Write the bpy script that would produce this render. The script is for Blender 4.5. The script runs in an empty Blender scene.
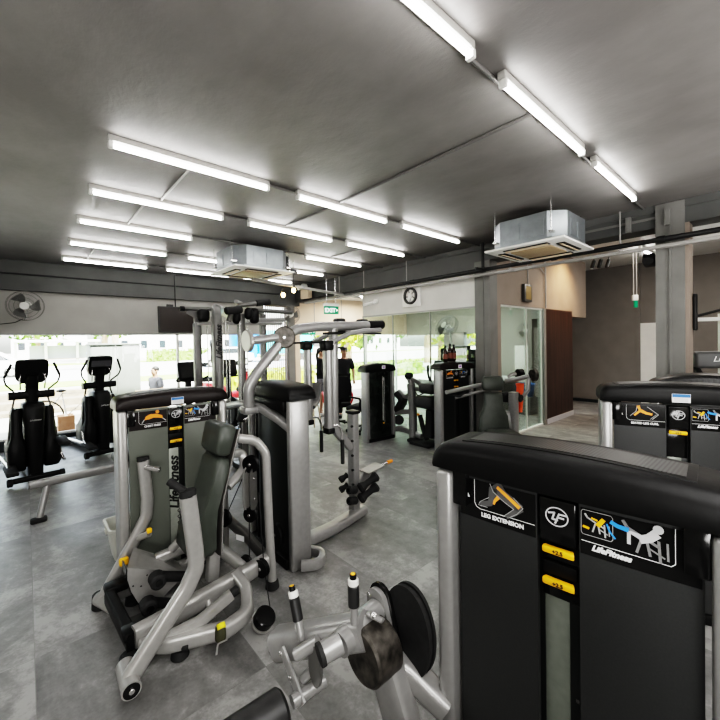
import bpy, bmesh, math, random
from mathutils import Vector, Matrix, Euler
random.seed(7)
PI = math.pi
col = bpy.context.scene.collection
V = Vector

# ---------------------------------------------------------------- camera model
YAW, PITCH, ROLL, FPX, CX, CY = 0.846048, -0.01525, -0.017807, 378.227, 360.0, 347.587
CAM = V((0, 0, 1.72))
_F = V((math.cos(YAW)*math.cos(PITCH), math.sin(YAW)*math.cos(PITCH), math.sin(PITCH)))
_R0 = V((math.sin(YAW), -math.cos(YAW), 0)); _U0 = _R0.cross(_F)
_R = math.cos(ROLL)*_R0 + math.sin(ROLL)*_U0
_U = -math.sin(ROLL)*_R0 + math.cos(ROLL)*_U0
def at(x, y, ax, val):
    """survey helper: where the sight line of a photo point meets the plane axis=val"""
    d = _F + _R*(x-CX)/FPX - _U*(y-CY)/FPX
    return CAM + d*((val-CAM[ax])/d[ax])

# ---------------------------------------------------------------- materials
MATS = {}
def mat(name, c, rough=.5, metal=0., noise=0., nscale=8., bump=0., emit=0., coat=0., spec=.5):
    m = bpy.data.materials.new(name); m.use_nodes = True
    nt = m.node_tree; b = nt.nodes['Principled BSDF']
    b.inputs['Base Color'].default_value = (*c, 1)
    b.inputs['Roughness'].default_value = rough
    b.inputs['Metallic'].default_value = metal
    b.inputs['Specular IOR Level'].default_value = spec
    if coat: b.inputs['Coat Weight'].default_value = coat; b.inputs['Coat Roughness'].default_value = .1
    if emit:
        b.inputs['Emission Color'].default_value = (*c, 1); b.inputs['Emission Strength'].default_value = emit
    if noise or bump:
        tc = nt.nodes.new('ShaderNodeTexCoord'); n = nt.nodes.new('ShaderNodeTexNoise')
        n.inputs['Scale'].default_value = nscale; n.inputs['Detail'].default_value = 6
        nt.links.new(tc.outputs['Object'], n.inputs['Vector'])
        if noise:
            r = nt.nodes.new('ShaderNodeValToRGB')
            r.color_ramp.elements[0].position = .3; r.color_ramp.elements[1].position = .7
            r.color_ramp.elements[0].color = (*[x*(1-noise) for x in c], 1)
            r.color_ramp.elements[1].color = (*[min(1, x*(1+noise)) for x in c], 1)
            nt.links.new(n.outputs['Fac'], r.inputs['Fac']); nt.links.new(r.outputs['Color'], b.inputs['Base Color'])
        if bump:
            bp = nt.nodes.new('ShaderNodeBump'); bp.inputs['Strength'].default_value = bump; bp.inputs['Distance'].default_value = .01
            nt.links.new(n.outputs['Fac'], bp.inputs['Height']); nt.links.new(bp.outputs['Normal'], b.inputs['Normal'])
    MATS[name] = m
    return m
silver = mat('silver powder coat', (.33, .326, .32), .30, .45, .05, 30)
silver_dk = mat('grey frame paint', (.15, .148, .142), .34, .45, .05, 30)
chrome = mat('brushed steel', (.62, .61, .6), .25, .9)
black = mat('black moulded plastic', (.006, .006, .006), .45, 0, .15, 60, .05, spec=.32)
black_brown = mat('black plastic cap', (.012, .008, .007), .42, 0, .12, 60, .04, spec=.35)
black_gl = mat('gloss black plastic', (.008, .008, .008), .14)
shroud_m = mat('charcoal shroud panel', (.034, .035, .035), .42, 0, .08, 200, .06)
shroud_dk = mat('dark shroud panel', (.016, .018, .017), .3, 0, .1, 200, .04)
smoke = mat('smoked acrylic shield', (.012, .016, .013), .12, 0, .2, 6)
rubber = mat('black rubber', (.02, .02, .02), .75, 0, .2, 40)
leather = mat('dark green grey upholstery', (.060, .067, .058), .40, 0, .12, 12, .12)
leather_bk = mat('black upholstery', (.022, .022, .022), .45, 0, .12, 20, .1)
leather_side = mat('upholstery backing', (.085, .08, .075), .35, .2, .1, 20)
stackgrey = mat('weight stack cover grey', (.20, .215, .19), .35, .3, .06, 40)
yellow = mat('yellow lever plastic', (.95, .50, .02), .35)
orange = mat('orange print', (.85, .30, .03), .45)
white_p = mat('white print', (.8, .8, .8), .5)
grey_p = mat('grey print', (.42, .42, .42), .5)
blue_p = mat('blue print', (.05, .3, .8), .5)
dk_p = mat('dark grey print', (.09, .09, .09), .5)
ink = mat('black ink', (.01, .01, .01), .5)
white_pl = mat('white plastic', (.75, .74, .71), .4, 0, .04, 5)
cream = mat('cream plastic grille', (.70, .58, .43), .5, 0, .05, 10)
crate_m = mat('white crate plastic', (.55, .55, .50), .5, 0, .06, 8)
galv = mat('galvanised steel', (.27, .29, .30), .35, .6, .12, 9)
weight_m = mat('worn counterweight steel', (.085, .078, .07), .42, .6, .6, 26, .15)
greywall = mat('grey wall paint', (.36, .35, .325), .7, 0, .05, 3, .05)
darkwall = mat('dark grey beam paint', (.095, .096, .093), .7, 0, .12, 3, .06)
colpaint = mat('column grey paint', (.185, .182, .172), .6, 0, .1, 4, .08)
fascia_m = mat('white fascia paint', (.60, .59, .56), .7, 0, .05, 3)
warmwall = mat('warm plaster paint', (.28, .235, .20), .8, 0, .06, 4, .06)
beigewall = mat('beige wall panel', (.70, .58, .46), .7, 0, .04, 3)
brownwall = mat('taupe wall paint', (.205, .190, .176), .8, 0, .06, 3, .05)
skirt_m = mat('pale skirting', (.50, .50, .53), .5)
kick_m = mat('black kick plate', (.02, .025, .028), .45)
frame_m = mat('grey aluminium frame', (.32, .32, .31), .4, .5)
pipe_m = mat('black pipe paint', (.015, .015, .015), .5)
pipe_w = mat('pale conduit', (.33, .32, .305), .5)
pipe_g = mat('grey conduit', (.13, .125, .12), .5)
greenlit = mat('exit sign green', (.0, .22, .11), .4, emit=.12)
whitelit = mat('exit sign lettering', (.9, 1, .95), .4, emit=.6)
bulb_m = mat('warm bulb', (1., .62, .25), .3, emit=14.)
tube_m = mat('fluorescent tube', (1., .99, .975), .3, emit=11.)
downl_m = mat('downlight disc', (1., .95, .85), .3, emit=8.)
skin_m = mat('skin', (.42, .25, .17), .55)
tee_m = mat('black cloth', (.018, .018, .02), .9)
grey_cloth = mat('grey cloth', (.22, .22, .24), .9)
hair_m = mat('black hair', (.012, .011, .01), .6)
orange_c = mat('orange cloth', (.95, .16, .05), .8)
blue_pl = mat('blue plastic', (.03, .16, .45), .4)
card_m = mat('brown cardboard', (.42, .22, .12), .8, 0, .08, 8)
bottle_m = mat('amber bottle', (.022, .008, .005), .15)
leaf_m = mat('tree leaves', (.11, .21, .03), .7, 0, .5, 6)
leaf_y = mat('yellow green leaves', (.26, .32, .03), .7, 0, .4, 6)
hedge_m = mat('hedge leaves', (.15, .25, .05), .8, 0, .5, 9)
bark_m = mat('bark', (.35, .26, .18), .9, 0, .3, 10)
grass_m = mat('grass verge', (.2, .27, .06), .9, 0, .3, 3)
road_m = mat('pale road', (.42, .42, .41), .9, 0, .06, 1)
pave_m = mat('pale pavement', (.36, .35, .32), .9, 0, .12, 2)
stone_m = mat('stone steps', (.17, .14, .10), .9, 0, .3, 5)
bldg_m = mat('white render', (.75, .74, .72), .8)
roof_m = mat('grey roof', (.3, .31, .33), .8)
cabinet_m = mat('grey green utility cabinet', (.16, .175, .155), .6, 0, .05, 4)
car_w = mat('white car paint', (.8, .8, .8), .25, coat=.6)
truck_b = mat('blue lorry paint', (.03, .22, .75), .3)
truck_t = mat('teal lorry side', (.10, .55, .60), .5)
red_m = mat('red paint', (.75, .05, .06), .4)
glass_dk = mat('dark car glass', (.03, .035, .04), .1)
desk_m = mat('white desk laminate', (.65, .66, .66), .4)

def glassmat(name, tint, gloss=.08, rough=0.):
    m = bpy.data.materials.new(name); m.use_nodes = True
    nt = m.node_tree; nt.nodes.clear()
    o = nt.nodes.new('ShaderNodeOutputMaterial'); mx = nt.nodes.new('ShaderNodeMixShader')
    t = nt.nodes.new('ShaderNodeBsdfTransparent'); g = nt.nodes.new('ShaderNodeBsdfGlossy')
    f = nt.nodes.new('ShaderNodeLayerWeight'); f.inputs['Blend'].default_value = .25
    mp = nt.nodes.new('ShaderNodeMath'); mp.operation = 'MULTIPLY_ADD'
    mp.inputs[1].default_value = .35; mp.inputs[2].default_value = gloss
    t.inputs['Color'].default_value = (*tint, 1); g.inputs['Roughness'].default_value = rough
    nt.links.new(f.outputs['Fresnel'], mp.inputs[0]); nt.links.new(mp.outputs[0], mx.inputs['Fac'])
    nt.links.new(t.outputs[0], mx.inputs[1]); nt.links.new(g.outputs[0], mx.inputs[2]); nt.links.new(mx.outputs[0], o.inputs['Surface'])
    return m
glass_w = glassmat('window glass', (.97, .99, .98), .02)
glass_p = glassmat('partition glass', (.86, .93, .89), .10)

def floor_material():
    m = bpy.data.materials.new('grey concrete effect vinyl'); m.use_nodes = True
    nt = m.node_tree; b = nt.nodes['Principled BSDF']; L = nt.links.new
    tc = nt.nodes.new('ShaderNodeTexCoord')
    def noise(scale, detail, rough=.6, dist=0.):
        n = nt.nodes.new('ShaderNodeTexNoise'); n.inputs['Scale'].default_value = scale
        n.inputs['Detail'].default_value = detail; n.inputs['Roughness'].default_value = rough; n.inputs['Distortion'].default_value = dist
        return n
    br = nt.nodes.new('ShaderNodeTexBrick'); br.inputs['Scale'].default_value = 1
    br.inputs['Brick Width'].default_value = .92; br.inputs['Row Height'].default_value = .92; br.offset = 0.
    br.inputs['Mortar Size'].default_value = .002; br.inputs['Mortar Smooth'].default_value = .3
    br.inputs['Color1'].default_value = (0, 0, 0, 1); br.inputs['Color2'].default_value = (1, 1, 1, 1); br.inputs['Mortar'].default_value = (.5, .5, .5, 1)
    L(tc.outputs['Object'], br.inputs['Vector'])
    off = nt.nodes.new('ShaderNodeVectorMath'); off.operation = 'MULTIPLY_ADD'; off.inputs[1].default_value = (7, 5, 3)
    L(br.outputs['Color'], off.inputs[0]); L(tc.outputs['Object'], off.inputs[2])
    mp = nt.nodes.new('ShaderNodeMapping'); mp.inputs['Scale'].default_value = (1., .55, 1); L(off.outputs[0], mp.inputs['Vector'])
    n1 = noise(1.8, 6, .62, .7); L(mp.outputs[0], n1.inputs['Vector'])
    n2 = noise(11, 8, .7); L(off.outputs[0], n2.inputs['Vector'])
    n3 = noise(60, 3); L(tc.outputs['Object'], n3.inputs['Vector'])
    a = nt.nodes.new('ShaderNodeMath'); a.operation = 'MULTIPLY_ADD'; a.inputs[1].default_value = .55
    L(n2.outputs['Fac'], a.inputs[0]); L(n1.outputs['Fac'], a.inputs[2])
    a2 = nt.nodes.new('ShaderNodeMath'); a2.operation = 'MULTIPLY_ADD'; a2.inputs[1].default_value = .18
    L(n3.outputs['Fac'], a2.inputs[0]); L(a.outputs[0], a2.inputs[2])
    r = nt.nodes.new('ShaderNodeValToRGB'); e = r.color_ramp.elements
    e[0].position = .64; e[0].color = (.115, .114, .111, 1); e[1].position = 1.14; e[1].color = (.33, .326, .317, 1)
    k = r.color_ramp.elements.new(.87); k.color = (.205, .203, .198, 1)
    L(a2.outputs[0], r.inputs['Fac'])
    mx = nt.nodes.new('ShaderNodeMix'); mx.data_type = 'RGBA'; mx.inputs['B'].default_value = (.13, .13, .125, 1)
    ml = nt.nodes.new('ShaderNodeMath'); ml.operation = 'MULTIPLY'; ml.inputs[1].default_value = .55
    L(br.outputs['Fac'], ml.inputs[0]); L(ml.outputs[0], mx.inputs['Factor']); L(r.outputs['Color'], mx.inputs['A'])
    L(mx.outputs['Result'], b.inputs['Base Color'])
    rr = nt.nodes.new('ShaderNodeMapRange'); rr.inputs['To Min'].default_value = .30; rr.inputs['To Max'].default_value = .5
    L(n2.outputs['Fac'], rr.inputs['Value']); L(rr.outputs[0], b.inputs['Roughness'])
    bp = nt.nodes.new('ShaderNodeBump'); bp.inputs['Strength'].default_value = .08; bp.inputs['Distance'].default_value = .01
    L(a2.outputs[0], bp.inputs['Height']); L(bp.outputs['Normal'], b.inputs['Normal'])
    return m
def ceiling_material():
    m = bpy.data.materials.new('painted dark plaster ceiling'); m.use_nodes = True
    nt = m.node_tree; b = nt.nodes['Principled BSDF']; L = nt.links.new
    tc = nt.nodes.new('ShaderNodeTexCoord'); mp = nt.nodes.new('ShaderNodeMapping')
    mp.inputs['Rotation'].default_value = (0, 0, .6); mp.inputs['Scale'].default_value = (1, .55, 1)
    L(tc.outputs['Object'], mp.inputs['Vector'])
    n1 = nt.nodes.new('ShaderNodeTexNoise'); n1.inputs['Scale'].default_value = 5; n1.inputs['Detail'].default_value = 8; n1.inputs['Roughness'].default_value = .65
    n2 = nt.nodes.new('ShaderNodeTexNoise'); n2.inputs['Scale'].default_value = .9; n2.inputs['Detail'].default_value = 3
    L(mp.outputs[0], n1.inputs['Vector']); L(tc.outputs['Object'], n2.inputs['Vector'])
    a = nt.nodes.new('ShaderNodeMath'); a.operation = 'MULTIPLY_ADD'; a.inputs[1].default_value = .5
    L(n1.outputs['Fac'], a.inputs[0]); L(n2.outputs['Fac'], a.inputs[2])
    r = nt.nodes.new('ShaderNodeValToRGB'); e = r.color_ramp.elements
    e[0].position = .55; e[0].color = (.145, .137, .132, 1); e[1].position = .95; e[1].color = (.205, .195, .188, 1)
    L(a.outputs[0], r.inputs['Fac']); L(r.outputs['Color'], b.inputs['Base Color'])
    b.inputs['Roughness'].default_value = .55
    bp = nt.nodes.new('ShaderNodeBump'); bp.inputs['Strength'].default_value = .35; bp.inputs['Distance'].default_value = .02
    L(n1.outputs['Fac'], bp.inputs['Height']); L(bp.outputs['Normal'], b.inputs['Normal'])
    return m
def wood_material():
    m = bpy.data.materials.new('dark brown wood veneer'); m.use_nodes = True
    nt = m.node_tree; b = nt.nodes['Principled BSDF']; L = nt.links.new
    tc = nt.nodes.new('ShaderNodeTexCoord'); mp = nt.nodes.new('ShaderNodeMapping'); mp.inputs['Scale'].default_value = (14, 14, .8)
    L(tc.outputs['Object'], mp.inputs['Vector'])
    n = nt.nodes.new('ShaderNodeTexNoise'); n.inputs['Scale'].default_value = 1.6; n.inputs['Detail'].default_value = 7; n.inputs['Distortion'].default_value = .8
    L(mp.outputs[0], n.inputs['Vector'])
    r = nt.nodes.new('ShaderNodeValToRGB'); e = r.color_ramp.elements
    e[0].position = .35; e[0].color = (.030, .017, .013, 1); e[1].position = .7; e[1].color = (.062, .034, .026, 1)
    L(n.outputs['Fac'], r.inputs['Fac']); L(r.outputs['Color'], b.inputs['Base Color']); b.inputs['Roughness'].default_value = .45
    return m
def perforated_material(k_=1):
    m = bpy.data.materials.new('perforated black tray' if k_ == 1 else 'dark perforated cover'); m.use_nodes = True
    nt = m.node_tree; b = nt.nodes['Principled BSDF']; L = nt.links.new
    tc = nt.nodes.new('ShaderNodeTexCoord'); v = nt.nodes.new('ShaderNodeTexVoronoi'); v.inputs['Scale'].default_value = 110; v.inputs['Randomness'].default_value = 0
    L(tc.outputs['Object'], v.inputs['Vector'])
    r = nt.nodes.new('ShaderNodeValToRGB'); e = r.color_ramp.elements
    e[0].position = .3; e[0].color = (.09*k_, .09*k_, .09*k_, 1); e[1].position = .45; e[1].color = (.022*k_, .022*k_, .022*k_, 1)
    L(v.outputs['Distance'], r.inputs['Fac']); L(r.outputs['Color'], b.inputs['Base Color']); b.inputs['Roughness'].default_value = .35
    return m
def louvre_grille_material():
    m = bpy.data.materials.new('return air grille mesh'); m.use_nodes = True
    nt = m.node_tree; b = nt.nodes['Principled BSDF']; L = nt.links.new
    tc = nt.nodes.new('ShaderNodeTexCoord'); w = nt.nodes.new('ShaderNodeTexWave'); w.inputs['Scale'].default_value = 12
    L(tc.outputs['Object'], w.inputs['Vector'])
    r = nt.nodes.new('ShaderNodeValToRGB'); e = r.color_ramp.elements
    e[0].color = (.34, .24, .14, 1); e[1].color = (.55, .43, .29, 1)
    L(w.outputs['Fac'], r.inputs['Fac']); L(r.outputs['Color'], b.inputs['Base Color'])
    return m
floor_m = floor_material(); ceil_m = ceiling_material(); wood_m = wood_material(); perf_m = perforated_material(); perf_dk = perforated_material(.35); grille_m = louvre_grille_material()

# ---------------------------------------------------------------- object helpers
ROOT = {}
def base_of(o):
    while o is not None:
        if o.name in ROOT: return ROOT[o.name]
        o = o.parent
    return Matrix()
def thing(name, label, cat, loc=(0, 0, 0), rz=0., group=None):
    o = bpy.data.objects.new(name, None); col.objects.link(o)
    o.empty_display_size = .1
    o.location = loc; o.rotation_euler = (0, 0, rz)
    ROOT[o.name] = Matrix.Translation(V(loc)) @ Matrix.Rotation(rz, 4, 'Z')
    o['label'] = label; o['category'] = cat
    if group: o['group'] = group
    return o
def tag(o, label, cat, group=None, kind=None):
    o['label'] = label; o['category'] = cat
    if group: o['group'] = group
    if kind: o['kind'] = kind
    return o
def dup(o, loc, rz, label, group=None):
    r = o.copy(); col.objects.link(r); r.location = loc; r.rotation_euler = (0, 0, rz); r['label'] = label
    if group: r['group'] = group
    for ch in list(o.children):
        c = ch.copy(); col.objects.link(c); c.parent = r
        for g in list(ch.children):
            d = g.copy(); col.objects.link(d); d.parent = c
    return r

def fillet(pts, rad, seg=5):
    pts = [V(p) for p in pts]
    if rad <= 0 or len(pts) < 3: return pts
    out = [pts[0]]
    for i in range(1, len(pts)-1):
        a, b, c = pts[i-1], pts[i], pts[i+1]
        d1, d2 = (a-b), (c-b); l1, l2 = d1.length, d2.length
        d1.normalize(); d2.normalize()
        ang = d1.angle(d2)
        if ang > PI-.05: out.append(b); continue
        t = min(rad/max(math.tan(ang/2), .05), l1*.48, l2*.48)
        p, q = b+d1*t, b+d2*t
        for k in range(seg+1):
            u = k/seg; out.append(p*(1-u)**2 + b*2*u*(1-u) + q*u*u)
    out.append(pts[-1])
    return out

class MB:
    def __init__(s, T=None):
        s.bm = bmesh.new(); s.T = T or Matrix()
    def _pts(s, ps): return [s.bm.verts.new(s.T @ V(p)) for p in ps]
    def _face(s, vs):
        try: s.bm.faces.new(vs)
        except ValueError: pass
    def loft(s, loops, cap=True, closed=False):
        L = [s._pts(l) for l in loops]; n = len(L[0])
        rng = range(len(L)) if closed else range(len(L)-1)
        for i in rng:
            A, B = L[i], L[(i+1) % len(L)]
            for j in range(n): s._face((A[j], A[(j+1) % n], B[(j+1) % n], B[j]))
        if cap and not closed: s._face(list(reversed(L[0]))); s._face(L[-1])
        return s
    def box(s, c, size, rot=None, bev=0., seg=2):
        c = V(c); h = V(size)/2
        R = rot if isinstance(rot, Matrix) else (Euler([math.radians(a) for a in rot]).to_matrix() if rot else Matrix.Identity(3))
        b = min(bev, min(h)*.98) if bev else 0
        if not b:
            vs = s._pts([c + R @ V((x*h.x, y*h.y, z*h.z)) for x in (-1, 1) for y in (-1, 1) for z in (-1, 1)])
            for f in ((0, 1, 3, 2), (4, 6, 7, 5), (0, 4, 5, 1), (2, 3, 7, 6), (0, 2, 6, 4), (1, 5, 7, 3)): s._face([vs[i] for i in f])
            return s
        t = bmesh.new(); bmesh.ops.create_cube(t, size=2)
        for v in t.verts: v.co = V((v.co.x*h.x, v.co.y*h.y, v.co.z*h.z))
        bmesh.ops.bevel(t, geom=list(t.edges), offset=b, segments=seg, affect='EDGES', profile=.5)
        mp = {v: s.bm.verts.new(s.T @ (c + R @ v.co)) for v in t.verts}
        for f in t.faces: s._face([mp[v] for v in f.verts])
        t.free(); return s
    def cyl(s, p0, p1, r, r2=None, n=20, bev=0.):
        p0, p1 = V(p0), V(p1); r2 = r if r2 is None else r2
        d = (p1-p0).normalized(); u = d.orthogonal().normalized(); w = d.cross(u)
        def ring(p, rr): return [p + rr*(math.cos(2*PI*k/n)*u + math.sin(2*PI*k/n)*w) for k in range(n)]
        if bev: loops = [ring(p0, r-bev), ring(p0+d*bev, r), ring(p1-d*bev, r2), ring(p1, r2-bev)]
        else: loops = [ring(p0, r), ring(p1, r2)]
        return s.loft(loops)
    def disc_ring(s, c, d, R, r, h, n=24):
        c, d = V(c), V(d).normalized(); u = d.orthogonal().normalized(); w = d.cross(u)
        loops = []
        for k in range(n):
            e = math.cos(2*PI*k/n)*u + math.sin(2*PI*k/n)*w
            loops.append([c+e*r-d*h/2, c+e*R-d*h/2, c+e*R+d*h/2, c+e*r+d*h/2])
        return s.loft(loops, closed=True)
    def tube(s, pts, w, h=None, n=12, rad=.08, up=None, power=2., cap=True, seg=5, taper=None):
        """sweep a round (power 2) or oblong (power 4) section of width w along side and h along up"""
        P = fillet(pts, rad, seg); h = h or w
        N = len(P); up = V(up) if up is not None else None
        loops = []; prev = None
        for i in range(N):
            d = ((P[min(i+1, N-1)]-P[i]).normalized() + (P[i]-P[max(i-1, 0)]).normalized())
            d = d.normalized() if d.length > 1e-6 else V((0, 0, 1))
            if prev is None:
                a = up if up is not None else (V((0, 0, 1)) if abs(d.z) < .9 else V((0, 1, 0)))
            else: a = prev
            u = (a - d*a.dot(d))
            u = u.normalized() if u.length > 1e-6 else d.orthogonal().normalized()
            prev = u; sd = d.cross(u)
            k = 1. if taper is None else 1 + (taper-1)*i/(N-1)
            lp = []
            for j in range(n):
                t = 2*PI*(j+.5)/n; cx, sx = math.cos(t), math.sin(t)
                ex = math.copysign(abs(cx)**(2/power), cx); ey = math.copysign(abs(sx)**(2/power), sx)
                lp.append(P[i] + sd*ex*w/2*k + u*ey*h/2*k)
            loops.append(lp)
        return s.loft(loops, cap)
    def prism(s, pts, ext, bev=0.):
        pts = [V(p) for p in pts]; e = V(ext)
        return s.loft([pts, [p+e for p in pts]])
    def lathe(s, prof, c=(0, 0, 0), n=20, R=None):
        c = V(c); R = R or Matrix.Identity(3); loops = []
        for r, z in prof:
            loops.append([c + R @ V((r*math.cos(2*PI*k/n), r*math.sin(2*PI*k/n), z)) for k in range(n)])
        return s.loft(loops)
    def ball(s, c, r, n=12, m=8):
        c = V(c); r = V(r) if not isinstance(r, (int, float)) else V((r, r, r)); loops = []
        for i in range(m+1):
            th = -PI/2 + PI*(i+.001)/(m+.002)
            loops.append([c + V((r.x*math.cos(th)*math.cos(2*PI*k/n), r.y*math.cos(th)*math.sin(2*PI*k/n), r.z*math.sin(th))) for k in range(n)])
        return s.loft(loops)
    def build(s, name, m, parent=None, smooth=True, sharp=.62):
        bm = s.bm
        bmesh.ops.recalc_face_normals(bm, faces=bm.faces)
        inv = base_of(parent).inverted() if parent is not None else None
        if inv is not None: bm.transform(inv)
        if smooth:
            for f in bm.faces: f.smooth = True
            for e in bm.edges:
                if len(e.link_faces) == 2 and e.calc_face_angle(0) > sharp: e.smooth = False
        me = bpy.data.meshes.new(name); bm.to_mesh(me); bm.free()
        me.materials.append(m)
        o = bpy.data.objects.new(name, me); col.objects.link(o)
        if parent is not None: o.parent = parent
        return o
def struct(name, mb, m, smooth=False):
    o = mb.build(name, m, None, smooth); o['kind'] = 'structure'; return o
def sbox(name, lo, hi, m):
    lo, hi = V(lo), V(hi); return struct(name, MB().box((lo+hi)/2, hi-lo), m)

def lettering(s, size, T, m, parent, name='lettering', shear=0., align='CENTER', depth=.0006, bold=0.):
    cu = bpy.data.curves.new(name, 'FONT'); cu.body = s; cu.size = size; cu.align_x = align; cu.align_y = 'CENTER'
    cu.shear = shear; cu.extrude = depth; cu.offset = bold; cu.resolution_u = 3
    t = bpy.data.objects.new(name, cu); col.objects.link(t)
    dg = bpy.context.evaluated_depsgraph_get()
    me = bpy.data.meshes.new_from_object(t.evaluated_get(dg))
    bpy.data.objects.remove(t); bpy.data.curves.remove(cu)
    me.transform(base_of(parent).inverted() @ T @ Matrix.Rotation(PI/2, 4, 'X'))
    me.materials.clear(); me.materials.append(m)
    o = bpy.data.objects.new(name, me); col.objects.link(o); o.parent = parent
    return o
mat_blue = mat('notice blue', (.04, .16, .42), .5)
shroud_refl = mat('shroud with reflection tint', (.155, .165, .145), .34, .1, .06, 200, .05)  # charcoal shroud with a greenish reflection put into its colour
silver_w = mat('warm silver paint', (.40, .393, .38), .30, .45, .05, 30)
orange_lt = mat('light orange print', (.90, .36, .06), .5)
fig_p = mat('pale figure print', (.55, .55, .56), .45)
dk_g = mat('mid grey print', (.22, .22, .22), .5)

# ================================================================ THE ROOM
ZC = 3.18
XL, YB = -3.2, -3.0        # unseen left wall / wall behind the camera
YW = 8.6                   # window wall
XR = 5.3                   # right hand beam and partition line
XF = 11.3                  # end wall of the recess
sbox('floor', (XL, YB, -.08), (XF+.2, YW+.15, 0), floor_m)
sbox('ceiling', (XL, YB, ZC), (XR+.3, YW+.15, ZC+.1), ceil_m)
sbox('wall_left', (XL-.12, YB, 0), (XL, YW, ZC), greywall)
sbox('wall_rear', (XL, YB-.12, 0), (XF+.2, YB, 3.7), greywall)
# window wall: band above the glass, beam, kick plate below
sbox('wall_back', (XL, YW, 1.965), (4.45, YW+.15, 2.68), greywall)
sbox('trim_1', (XL, YW-.12, 2.68), (XR+.12, YW+.15, ZC), darkwall)          # window beam
sbox('trim_2', (XL, YW-.02, 0), (4.45, YW+.14, .17), kick_m)                 # kick plate
sbox('trim_3', (XL, YW+.02, 1.935), (4.45, YW+.12, 1.965), frame_m)
for i, (a, b) in enumerate([(-3.2, -.95), (-.95, 2.45), (2.45, 3.25), (3.25, 4.45)]):
    w = struct('window_%d' % (i+1), MB().box(((a+b)/2, YW+.07, 1.055), (b-a-.03, .012, 1.76)), glass_w)
    f = MB()
    for xx in (a+.012, b-.012): f.box((xx, YW+.07, 1.055), (.024, .05, 1.77))
    f.box(((a+b)/2, YW+.07, .185), (b-a, .05, .03))
    fo = f.build('window_frame', white_pl, None); fo.parent = w
# vertical fin screen in the corner, and the steel post next to it
fin = MB()
for k in range(11): fin.box((4.5+k*.058, YW+.0, 1.34), (.014, .03, 2.68))
fin.box((4.79, YW, 2.66), (.62, .05, .04)).box((4.79, YW, .03), (.62, .05, .06))
fo = fin.build('fin_screen', warmwall); tag(fo, 'screen of pale vertical louvre fins in the corner of the window wall', 'louvre screen')
sbox('trim_4', (5.10, YW-.06, 0), (5.30, YW+.15, 2.68), colpaint)
# beige band over the entrance and entrance glazing
sbox('wall_entrance', (5.30, YW, 1.93), (XF, YW+.15, 3.1), beigewall)
sbox('trim_5', (5.95, YW-.01, 1.93), (5.97, YW, 2.95), frame_m); sbox('trim_6', (6.9, YW-.01, 1.93), (6.92, YW, 2.95), frame_m)
for i, (a, b) in enumerate([(6.55, 7.9), (7.9, 9.3)]):
    w = struct('window_%d' % (i+5), MB().box(((a+b)/2, YW+.07, .97), (b-a-.05, .012, 1.9)), glass_w)
    f = MB()
    for xx in (a+.025, b-.025): f.box((xx, YW+.07, .96), (.05, .06, 1.93))
    f.box(((a+b)/2, YW+.07, .04), (b-a, .06, .08))
    fo = f.build('window_frame', white_pl, None); fo.parent = w
sbox('trim_7', (5.3, YW, 0), (5.5, YW+.15, 1.93), beigewall)
# foyer and glass room ceiling
sbox('ceiling_foyer', (XR+.3, 3.33, 2.95), (9.9, YW, 3.05), white_pl)
# right hand beam over the whole length
sbox('trim_8', (XR, YB, 2.93), (XR+.3, YW-.12, ZC), darkwall)
sbox('trim_9', (XR-.02, YB, 3.10), (XR, YW-.12, ZC), darkwall)
sbox('trim_10', (XR, 3.25, 2.76), (XR+.3, YW-.12, 2.93), darkwall)
# fascia above the glass partition
sbox('wall_right', (XR+.02, 3.25, 2.25), (XR+.3, 5.9, 2.76), fascia_m)
sbox('trim_11', (XR+.0, 3.25, 2.225), (XR+.06, 5.9, 2.25), frame_m)
# glass partition panes
for i, (a, b) in enumerate([(3.25, 4.15), (4.15, 5.05), (5.05, 5.9)]):
    w = struct('window_%d' % (i+7), MB().box((XR+.03, (a+b)/2, 1.12), (.012, b-a-.012, 2.21)), glass_p)
    f = MB().box((XR+.03, b, 1.12), (.03, .012, 2.21)); f.box((XR+.03, (a+b)/2, .015), (.05, b-a, .03))
    fo = f.build('window_frame', frame_m); fo.parent = w
# column at the office corner
c = MB().box((XR+.11, 3.12, 1.465), (.22, .26, 2.93)); c.box((XR-.005, 3.105, 1.465), (.02, .02, 2.93))
struct('trim_12', c, colpaint)
# office wall (faces the camera side), glass, wood panel
YO = 3.2
struct('wall_office', MB().box(((XR+.22+9.2)/2, YO+.06, 2.9575), (9.2-XR-.22, .12, 1.285)).box(((9.2+XF-1.2)/2, YO+.06, 2.9), (XF-1.2-9.2, .12, 1.4)), warmwall)
sbox('trim_13', (XR+.22, YO, 0), (6.02, YO+.12, 2.315), warmwall)
for i, (a, b) in enumerate([(6.03, 7.04), (7.04, 7.70)]):
    w = struct('window_%d' % (i+10), MB().box(((a+b)/2, YO+.05, 1.16), (b-a-.01, .012, 2.26)), glass_p)
    f = MB().box((b-.006, YO+.05, 1.16), (.012, .03, 2.26)); f.box(((a+b)/2, YO+.05, .015), (b-a, .06, .03)); f.box(((a+b)/2, YO+.05, 2.3), (b-a, .06, .03))
    fo = f.build('window_frame', white_pl); fo.parent = w
sbox('trim_14', (7.70, YO-.01, 0), (7.80, YO+.12, 2.315), frame_m)
sbox('wall_wood', (7.80, YO-.005, .10), (9.2, YO+.115, 2.315), wood_m)
sbox('baseboard_wood', (7.80, YO-.02, 0), (9.2, YO+.1, .10), skirt_m)
sbox('trim_15', (9.2, YO+.12, 2.2), (XF-1.2, YO+.9, 3.52), colpaint)
sbox('wall_niche', (9.2, YO+.9, 0), (XF, YO+1.0, 3.6), brownwall)
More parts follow.
